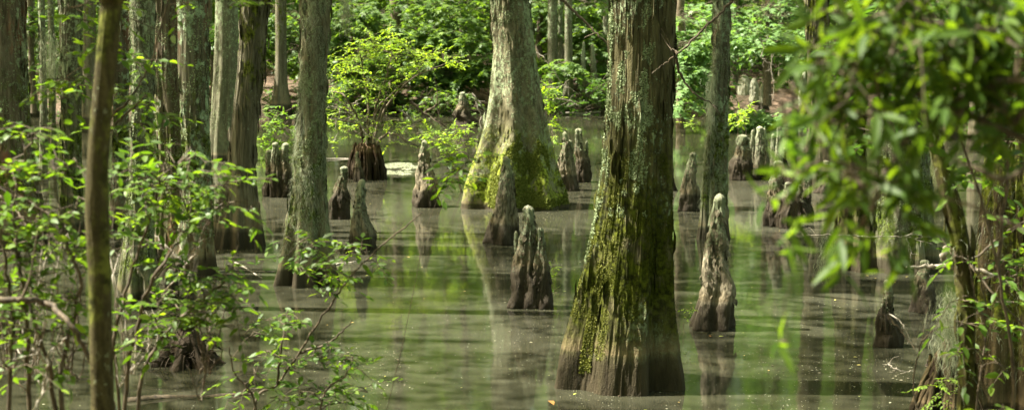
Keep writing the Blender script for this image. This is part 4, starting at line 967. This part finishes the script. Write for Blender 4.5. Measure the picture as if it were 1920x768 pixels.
# ------------------------------------------------------------ foreground right: overhanging shrub, blurred
def inpoly(n, f):
    out = []
    while len(out) < n:
        u, v = rng.uniform(1440, 1960), rng.uniform(-60, 470)
        if rng.random() < f(u, v): out.append((u, v))
    return out
def dens(u, v):
    a = min(1, max(0, (u - 1470) / 90)); lim = 270 + 190 * min(1, max(0, 1 - abs(u - 1640) / 150)); b = min(1, max(0, (lim - v) / 90))
    a = min(1, max(0, (u - 1500) / 110))
    if 1690 < u < 1840: b = min(1, max(0, (210 - v) / 60))
    if u > 1840: b = min(1, max(0, (290 - v) / 80))
    return a * b
pr = [(u, v, .04, 3) for u, v in inpoly(54, dens)]
fshrub('blurred overhanging shrub of long glossy leaves filling the upper right', 3.05, 0,
       [[(2150, 768), (2100, 400), (2000, 150), (1850, 60), (1650, 40), (1540, 20)], [(2080, 360), (1900, 250), (1750, 200), (1560, 230), (1500, 300)], [(2000, 150), (1850, 160), (1700, 260), (1640, 380), (1600, 440)], [(2030, 200), (1900, 330), (1800, 300)]],
       pr, 'willow', .068, .007, 'darktwig', 'lance', 7, .10, whorl=True, nj=.8, flat=.8, droop=.35)
fshrub('blurred light green shoot with spreading leaves pointing left over the water', 2.9, 0,
       [[(2200, 768), (2100, 560), (1900, 420), (1700, 350), (1560, 300), (1490, 330), (1475, 360)]],
       [(1460, 305, .02, 1), (1480, 340, .02, 2), (1495, 325, .02, 1), (1470, 390, .02, 2), (1450, 445, .015, 1), (1505, 375, .02, 1), (1490, 170, .03, 2), (1460, 180, .02, 1), (1470, 200, .02, 1), (1478, 640, .012, 1)], 'front_leaf', .058, .004, 'darktwig', 'lance', 5, .06,
       whorl=True, nj=.8, flat=.9, droop=.4)
fshrub('darker leafy bush behind the overhanging shrub around the leaning mossy sapling', 6.4, 0,
       [[(1900, 768), (1870, 500), (1800, 250), (1760, 100)], [(1870, 500), (1890, 300), (1880, 100)], [(1800, 250), (1700, 150), (1650, 60)]],
       [(rng.uniform(1640, 1930), rng.uniform(-20, 190), .12, 5) for _ in range(24)] + [(1830, 320, .06, 2), (1880, 250, .08, 4), (1650, 250, .1, 4), (1900, 290, .08, 4)], 'dark', .07, .008, nl=8)
fshrub('sparse bright leaves and crossing twigs before the split stringy cypress', 6.9, 0,
       [[(1830, 768), (1850, 600), (1835, 480), (1860, 350)], [(1835, 480), (1880, 440), (1930, 410)], [(1815, 490), (1870, 560), (1930, 620)], [(1850, 600), (1830, 560), (1815, 480)]],
       [(1800, 320, .06, 4), (1850, 330, .05, 4), (1890, 520, .06, 5), (1870, 490, .05, 4), (1905, 500, .05, 4), (1840, 590, .04, 3), (1860, 570, .04, 2), (1915, 620, .05, 3), (1800, 610, .05, 4), (1805, 660, .05, 4), (1800, 560, .04, 3), (1905, 430, .05, 3), (1880, 280, .05, 4), (1870, 680, .05, 3), (1790, 480, .05, 3)],
       'front_leaf', .055, .005, nl=6)
fshrub('row of bright leaf tips at the bottom edge near the right corner', 5.0, 0, [[(1880, 900), (1880, 840), (1875, 790)]], [(1850, 768, .03, 3), (1880, 765, .03, 3), (1905, 772, .03, 3), (1870, 780, .03, 2)], 'yellow', .045, .004)

# ------------------------------------------------------------ dead branches and hanging moss
twigs('dead_branch', 'bare crooked branch reaching out from the right side of the largest front cypress', 10.6,
      [[(1395, -30), (1370, 5), (1340, 35), (1310, 62), (1285, 90), (1262, 108), (1240, 124), (1223, 138)], [(1270, 100), (1262, 93), (1258, 95)], [(1265, 105), (1280, 150), (1310, 180), (1345, 200)], [(1372, 0), (1380, -20), (1390, -40)]], .009, 'darktwig', side=3)
twigs('dead_branch', 'long thin twig lying level above the right water before the broad fluted base', 12.5,
      [[(1508, 442), (1560, 440), (1620, 443), (1690, 443), (1730, 452), (1748, 458)], [(1508, 442), (1500, 432), (1490, 425)], [(1690, 443), (1720, 440), (1745, 445)], [(1700, 446), (1708, 470), (1706, 495)]], .006, side=4)
twigs('dead_branch', 'thick smooth grey branch bending behind the leaning mossy sapling', 8.2,
      [[(1780, 462), (1768, 475), (1775, 492), (1795, 498), (1850, 510), (1890, 530), (1930, 560)], [(1795, 498), (1760, 500), (1730, 500), (1700, 500)]], .016, side=2)
twigs('dead_branch', 'dark crooked twigs rising from the lower right water', 8.0, [[(1725, 790), (1712, 720), (1728, 640), (1740, 570), (1735, 560)], [(1665, 590), (1690, 620), (1715, 655)], [(1728, 640), (1760, 610), (1800, 590)]], .005, 'darktwig', side=4)
twigs('dead_branch', 'pale twig poking out of the water left of the lower right roots', 8.6, [[(1672, 688), (1690, 695), (1715, 695)], [(1667, 588), (1690, 605), (1712, 650)], [(1672, 688), (1665, 680), (1662, 672)], [(1680, 692), (1676, 705)]], .004, side=3)
twigs('dead_branch', 'dark leaning limb across the far trunks right of the bell bottomed cypress', 36, [[(1050, -5), (1075, 20), (1105, 50), (1130, 75), (1160, 100)]], .035, 'darktwig', side=3)
twigs('dead_branch', 'broken limb fallen slanting into the water before the far shore, right of the stump island', 36, [[(770, 190), (800, 215), (838, 238)], [(795, 212), (815, 200), (825, 190)]], .03, 'darktwig', side=5)
twigs('dead_branch', 'grey crooked twigs hanging above the pale far shore knees', 34, [[(1425, 70), (1432, 90), (1428, 110), (1450, 122)], [(1448, 100), (1446, 130), (1452, 160), (1448, 190)], [(1446, 130), (1436, 133)]], .012, side=4)
twigs('dead_branch', 'bare twigs arching over the water behind the right flank of the bell bottomed cypress', 30, [[(1000, 95), (1020, 110), (1042, 140), (1062, 170)], [(1010, 150), (1035, 165), (1055, 160), (1066, 150)], [(1040, 185), (1070, 190), (1085, 200)]], .012, side=5)
def hang(label, Y, spots, L, n, w=.0016, dr=1.4):
    base = PT(spots[0][0], spots[0][1], Y); ac = Acc()
    for (u, v, sp, ln) in spots:
        k = int(n * ln / L); P = PT(u, v, Y) + rng.normal(size=(k, 3)) * [sp, sp, .01]; P[:, 2] -= rng.random(k) ** .8 * ln * .9
        strands(ac, P, np.tile([0, 0, -1.], (k, 1)), rng.uniform(.04, .12, k), w, dr, 7, .55)
    return tag(link('spanish_moss', ac.mesh('spanish_moss', base), M['beard'], loc=base), label, 'hanging moss')
hang('small tuft of grey moss dangling from the level twig above the right water', 12.5, [(1552, 442, .02, .2), (1545, 445, .02, .25), (1560, 443, .015, .18)], .25, 160, .0015)
hang('long grey moss beard hanging left of the leaning mossy sapling', 7.6, [(1785, 530, .03, .35), (1775, 545, .03, .28), (1790, 540, .03, .4)], .4, 300, .0011)
hang('grey moss beard hanging at the top right of the beard lichen trunk', 19, [(650, -60, .03, .75), (647, -60, .03, .6)], .75, 420, .0022)
hang('grey moss hanging from the thin mossy trunk near the left edge', 24, [(95, 60, .08, 1.0), (98, 70, .08, .8), (92, 50, .08, .8)], 1.0, 350, .003)
hang('veil of grey moss hanging left of the slim mottled cypress', 17.3, [(1332, 130, .03, .6), (1330, 150, .02, .5)], .6, 300, .0018)

# ------------------------------------------------------------ roots, grasses, ferns at lower right; mound at left
ac = Acc(); base = np.array([PT(1775, 760, 8.2)[0], 8.9, -.0])
rs = np.random.default_rng(5)
rm = Trunk([(705, 1750, 1800), (745, 1738, 1815), (795, 1728, 1835)], nth=110, dz=.012, amp=.03, ridges=14, flute=.4, nfl=7, seed=123, H=.40)
rm.build(ac); link_root = thing('root_mass', 'tangled rotten root mass at the foot of the leaning mossy sapling', 'stump', rm.origin)
link('core', ac.mesh('core', rm.origin), stump_mat, link_root)
ac = Acc(); stump_skirt(None, rm.x0, rm.Y, .22, .14, .34, 50, ac, 9); link('root', ac.mesh('root', rm.origin), M['oldsplit'], link_root)
p = Plant([PT(1740, 760, 8.4)[0], 8.4, .0])
for i in range(70):
    b = np.array([p.base[0] + rng.normal() * .05, 8.4 + rng.normal() * .05, .0]); a = rng.uniform(-2.8, .6) ; L = rng.uniform(.12, .32)
    e = b + [math.cos(a) * L * .5, math.sin(a) * .06, L * rng.uniform(.5, 1)]
    tube(p.f, catmull([b, (b + e) / 2 + [0, 0, .07], e], 5), .0022, .0004, 3, a=rng.random(), flat=.3)
p.finish('grass_tuft', 'tuft of thin arching grass blades at the foot of the root mass', 'grass tuft', 'yellow', fol='blade')
p = Plant(PT(1770, 735, 8.3))
for (u, v) in ((1755, 712), (1775, 705), (1790, 720), (1740, 722), (1765, 735), (1785, 745)):
    T_ = PT(u, v, 8.2)
    p.spray(T_, .02, 3, 14, .022, 'oval', Lt=.12, flat=.3, nj=.2, conn=False)
p.finish('fern', 'small fern with fine green fronds on the root mass', 'fern', 'yellow', fol='fronds')
mb = G(350, 690); ac = Acc(); mm = Trunk([(640, 325, 378), (665, 312, 390), (692, 290, 412)], nth=100, dz=.012, amp=.02, ridges=14, flute=.35, nfl=8, seed=131, H=.24)
mm.build(ac); rt = thing('root_mound', 'low dark root mound in the water under the left middle shrub', 'stump', mm.origin); link('core', ac.mesh('core', mm.origin), stump_mat, rt)
ac = Acc(); stump_skirt(None, mm.x0, mm.Y, .22, .14, .12, 8, ac, 6)
for i in range(50):
    a = rs.random() * 6.28; b = mm.origin + [math.cos(a) * .2 * rs.random(), math.sin(a) * .15, rs.uniform(.02, .16)]; e = b + rs.normal(size=3) * [.2, .12, .05]
    tube(ac, catmull([b, (b + e) / 2 + rs.normal(size=3) * .03, e], 5), .006, .002, 5, knob=.3)
for i in range(16):
    a = rs.random() * 6.28; b = mm.origin + [math.cos(a) * .15, math.sin(a) * .15, .08]; e = mm.origin + [math.cos(a) * rs.uniform(.2, .3), math.sin(a) * .25, -.03]
    tube(ac, catmull([b, (b + e) / 2 + [0, 0, .04], e], 5), .008, .003, 5, knob=.3)
link('root', ac.mesh('root', mm.origin), stump_mat, rt)

# floating log, sticks
def log(name, label, u0, v0, u1, v1, r, mat, z=0.0, cat='log', group=None, bend=.03):
    a, b = G(u0, v0), G(u1, v1); ac = Acc(); n = 24; t = np.linspace(0, 1, n)[:, None]
    P = a + (b - a) * t + np.stack([0 * t[:, 0], np.sin(t[:, 0] * 5) * bend, 0 * t[:, 0] + z + np.sin(t[:, 0] * 9) * r * .25], 1)
    tube(ac, P, r, r * .6, 12, knob=.35)
    return tag(link(name, ac.mesh(name, a), M[mat], loc=a), label, cat, group)
log('floating_log', 'thin half sunken log lying along the bottom left water', 235, 752, 485, 736, .028, 'darktwig', z=-.008)
log('floating_stick', 'bent bleached stick lying in the water by the brown skirted trunk', 395, 512, 520, 505, .012, 'deadtwig', cat='stick', bend=.12)
log('floating_stick', 'short stick lying crosswise over the bent bleached stick', 440, 492, 492, 520, .009, 'deadtwig', cat='stick')
log('floating_stick', 'short pale stick at the waterline before the leaning grey knee', 628, 497, 668, 490, .012, 'deadtwig', cat='stick')
log('floating_stick', 'fallen stick on the far water behind the leaning grey knee', 600, 300, 700, 296, .02, 'deadtwig', cat='stick')
log('fallen_branch', 'pale fallen branch lying along the far shore right of the bell bottomed cypress', 1050, 216, 1125, 212, .035, 'deadtwig', z=.02, cat='log')
log('floating_stick', 'dark stick barely above water at the feet of the largest front cypress', 1385, 735, 1440, 690, .006, 'darktwig', cat='stick') if False else None

# fallen leaves on the water
k = NT('fallen_leaf'); fl_m = k.done(k.principled(k.ramp(k.attr('tint'), [(0., (.30, .12, .03)), (.5, (.42, .30, .10)), (1., (.30, .36, .06))]), .5))
def floatleaf(u, v, s, label, group, tint):
    g = G(u, v, .006); ac = Acc(); a = rng.random() * 6.28
    add_leaves(ac, np.array([[0., 0, 0.004]]), np.array([[math.cos(a), math.sin(a), 0.02]]), np.array([[0, 0, 1.]]), s, 'oval', np.array([tint]))
    return tag(link('fallen_leaf', ac.mesh('fallen_leaf'), fl_m, loc=g), label, 'fallen leaf', group)
floatleaf(1030, 751, .09, 'long orange brown leaf afloat left of the foot of the largest front cypress', None, .15)
floatleaf(1348, 631, .05, 'green leaf afloat just below the tallest forward knee', None, .95)
floatleaf(1330, 629, .035, 'red brown leaf afloat just below the tallest forward knee', None, .0)
floatleaf(1208, 768, .05, 'green leaf afloat at the bottom edge below the largest front cypress', None, .95)
for i in range(60):
    v = 768 - 440 * rng.random() ** .8; u = rng.uniform(450, 1750)
    floatleaf(u, v, rng.uniform(.02, .04), 'tiny pale leaf fleck afloat on open water', 'leaf flecks floating on the water', rng.uniform(.35, 1))
# specks and scum caught on the water, thicker round the trunks
n = 26000; v_ = 215 + 560 * rng.random(n) ** 1.0; u_ = rng.uniform(-30, 1950, n)
d = np.stack([(u_ - 960) / F, CP - (v_ - 384) / F * SP, -SP - (v_ - 384) / F * CP], 1); P = d * (-HC / d[:, 2:3]); P[:, 2] = 0
near = np.full(n, 9.)
for T_ in ALLT:
    near = np.minimum(near, np.abs(np.hypot(P[:, 0] - T_[0], P[:, 1] - T_[1]) - T_[2] * 1.02))
pz = fbm(P[:, 0] * .9, P[:, 1] * .6, 0 * u_, 77, 4)
kp = rng.random(n) < np.clip((pz - .5) * 4, .02, .8) + .9 * np.exp(-near / .05)
P = P[kp]; P[:, 2] = .005; n = len(P); ang = rng.random(n) * 6.28; ac = Acc()
add_leaves(ac, P, np.stack([np.cos(ang), np.sin(ang), .03 + 0 * ang], 1), norm(rng.normal(size=(n, 3)) * .15 + [0, 0, 1]), rng.uniform(.003, .008, n) * (1 + P[:, 1] / 25) * np.where(rng.random(n) < .06, 2.2, 1), 'bit', rng.random(n))
k = NT('floating_speck'); spk = k.done(k.principled(k.ramp(k.attr('tint'), [(0., (.07, .05, .03)), (.5, (.14, .13, .08)), (.85, (.28, .28, .20)), (1., (.24, .28, .08))]), .7))
o = tag(link('floating_debris', ac.mesh('floating_debris'), spk), 'fine pale specks and scum scattered over the water and round the trunks', 'debris'); o['kind'] = 'stuff'
# duckweed raft
ac = Acc(); g0 = G(745, 317)
for i in range(1600):
    pass
n = 2600; a = rng.random(n) * 6.28; r = np.sqrt(rng.random(n)); P = np.stack([r * np.cos(a) * .38, r * np.sin(a) * 1.1, np.full(n, .006)], 1)
P = P[fbm(P[:, 0] * 4, P[:, 1] * 3, 0 * a, 4) > .45]; P[:, 2] += rng.random(len(P)) * .003
ang = rng.random(len(P)) * 6.28
add_leaves(ac, P, np.stack([np.cos(ang), np.sin(ang), 0 * ang], 1), np.tile([0, 0, 1.], (len(P), 1)), .04, 'bit', rng.random(len(P)))
o = tag(link('duckweed', ac.mesh('duckweed'), M['beard'], loc=g0), 'pale raft of duckweed on the water right of the stump island', 'duckweed'); o['kind'] = 'stuff'

# ------------------------------------------------------------ ground, water
xs = np.concatenate([np.linspace(-200, -30, 20, endpoint=False), np.linspace(-30, 30, 200, endpoint=False), np.linspace(30, 200, 21)])
ysn = np.concatenate([np.linspace(-60, 0, 8, endpoint=False), np.linspace(0, 36, 60, endpoint=False), np.linspace(36, 60, 120, endpoint=False), np.linspace(60, 260, 50)])
X, Yg = np.meshgrid(xs, ysn); Zg = land(X, Yg)
V = np.stack([X, Yg, Zg], -1).reshape(-1, 3); nx, ny = len(xs), len(ysn)
i = np.arange(ny - 1)[:, None] * nx; j = np.arange(nx - 1)[None]
q = np.stack([i + j, i + j + 1, i + j + 1 + nx, i + j + nx], -1).reshape(-1, 4)
k = NT('leaf_litter'); vo = k.n('ShaderNodeTexVoronoi'); vo.inputs['Scale'].default_value = 9; k.l(k.obj(), vo.inputs['Vector'])
sep = k.n('ShaderNodeSeparateColor'); k.l(vo.outputs['Color'], sep.inputs[0])
col = k.ramp(sep.outputs[0], [(0., (.035, .022, .013)), (.5, (.085, .055, .036)), (1., (.20, .135, .095))])
col = k.mix(k.ramp(k.noise(.8, k.obj(), 4), [(.4, 0.), (.6, .85)]), col, (.035, .028, .014))
grd = k.done(k.principled(col, .9, k.bump(k.math('ADD', k.noise(12, k.obj(), 5), sep.outputs[1]), 1., .05), .2))
o = link('ground', mk_mesh('ground', V, [q]), grd); o['kind'] = 'structure'
k = NT('swamp_water')
geo = k.n('ShaderNodeTexCoord')
def wob(sc): return k.obj(sc)
film = k.noise(.55, wob((.8, .28, 1)), 6, .6, .6)
film2 = k.noise(2.4, wob((.9, .4, 1)), 5, .6, 1.0)
fm = k.math('ADD', k.math('MULTIPLY', film, .6), k.math('MULTIPLY', film2, .4))
fmask = k.ramp(fm, [(.41, .04), (.74, .34)])
vo = k.n('ShaderNodeTexVoronoi'); vo.inputs['Scale'].default_value = 16; k.l(k.obj(), vo.inputs['Vector'])
sp = k.n('ShaderNodeSeparateColor'); k.l(vo.outputs['Color'], sp.inputs[0])
dot = k.math('MULTIPLY', k.ramp(vo.outputs['Distance'], [(.06, 1.), (.10, 0.)]), k.math('GREATER_THAN', sp.outputs[0], .62))
vo2 = k.n('ShaderNodeTexVoronoi'); vo2.inputs['Scale'].default_value = 55; k.l(k.obj(), vo2.inputs['Vector'])
dot2 = k.math('MULTIPLY', k.ramp(vo2.outputs['Distance'], [(.10, .8), (.2, 0.)]), k.ramp(fm, [(.42, 0.), (.56, .8)]))
dots = k.math('MAXIMUM', dot, dot2)
sy = k.n('ShaderNodeSeparateXYZ'); k.l(geo.outputs['Object'], sy.inputs[0])
fmask = k.math('MULTIPLY', fmask, k.ramp(k.math('DIVIDE', sy.outputs[1], 40.), [(.58, 1.), (.78, .12)]))
rip = k.noise(1.6, wob((1, .6, 1)), 3)
nb = k.bump(rip, .25, .012)
wat = k.n('ShaderNodeBsdfPrincipled'); wat.inputs['Base Color'].default_value = (.020, .020, .010, 1); wat.inputs['IOR'].default_value = 1.33
wat.inputs['Roughness'].default_value = .06; k.l(nb, wat.inputs['Normal'])
scum = k.principled(k.mix(dots, (.080, .080, .060), (.30, .30, .22)), .9, None, .0)
mx = k.n('ShaderNodeMixShader'); k.l(k.math('MAXIMUM', fmask, k.math('MULTIPLY', dots, .75)), mx.inputs[0]); k.l(wat.outputs[0], mx.inputs[1]); k.l(scum, mx.inputs[2])
wm = k.done(mx.outputs[0])
V = np.array([[-200, -60, 0], [200, -60, 0], [200, 70, 0], [-200, 70, 0]], float)
o = link('water', mk_mesh('water', V, [np.array([[0, 1, 2, 3]])]), wm); o['kind'] = 'structure'

# ------------------------------------------------------------ light, camera, render
w = bpy.data.worlds.new('World'); S.world = w; w.use_nodes = True
nt = w.node_tree; bg = nt.nodes['Background']; sky = nt.nodes.new('ShaderNodeTexSky'); sky.sky_type = 'NISHITA'; sky.sun_disc = False
sky.sun_elevation = math.asin(SUN[2]); sky.sun_rotation = math.atan2(SUN[0], SUN[1]); sky.air_density = 1.0; sky.dust_density = 2.5
mxs = nt.nodes.new('ShaderNodeMix'); mxs.data_type = 'RGBA'; mxs.blend_type = 'MULTIPLY'; mxs.inputs[0].default_value = 1
mxs.inputs[7].default_value = (1.27, 1.12, .62, 1)      # warm yellow tint put on the sky in place of white balance
nt.links.new(sky.outputs[0], mxs.inputs[6]); nt.links.new(mxs.outputs[2], bg.inputs[0]); bg.inputs[1].default_value = .09
L = bpy.data.lights.new('sun', 'SUN'); L.energy = 5; L.angle = math.radians(.6); L.color = (1, .95, .84)
lo = bpy.data.objects.new('sun', L); COL.objects.link(lo); lo.rotation_euler = Vector(-SUN).to_track_quat('-Z', 'Y').to_euler(); lo.location = (0, 0, 30)
c = bpy.data.cameras.new('camera'); co = bpy.data.objects.new('camera', c); COL.objects.link(co); S.camera = co
co.location = (0, 0, HC); co.rotation_euler = (math.pi / 2 - PITCH, 0, 0)
c.sensor_width = 36; c.lens = F / 1920 * 36; c.clip_end = 600; c.clip_start = .05
c.dof.use_dof = True; c.dof.focus_distance = 13.5; c.dof.aperture_fstop = 4.6
S.view_settings.view_transform = 'Standard'; S.view_settings.look = 'None'; S.view_settings.exposure = 2.5; S.view_settings.gamma = 1
cy = S.cycles; cy.max_bounces = 6; cy.diffuse_bounces = 3; cy.glossy_bounces = 3; cy.transmission_bounces = 3; cy.transparent_max_bounces = 4
cy.use_denoising = True; cy.caustics_reflective = False; cy.caustics_refractive = False; cy.sample_clamp_indirect = 6
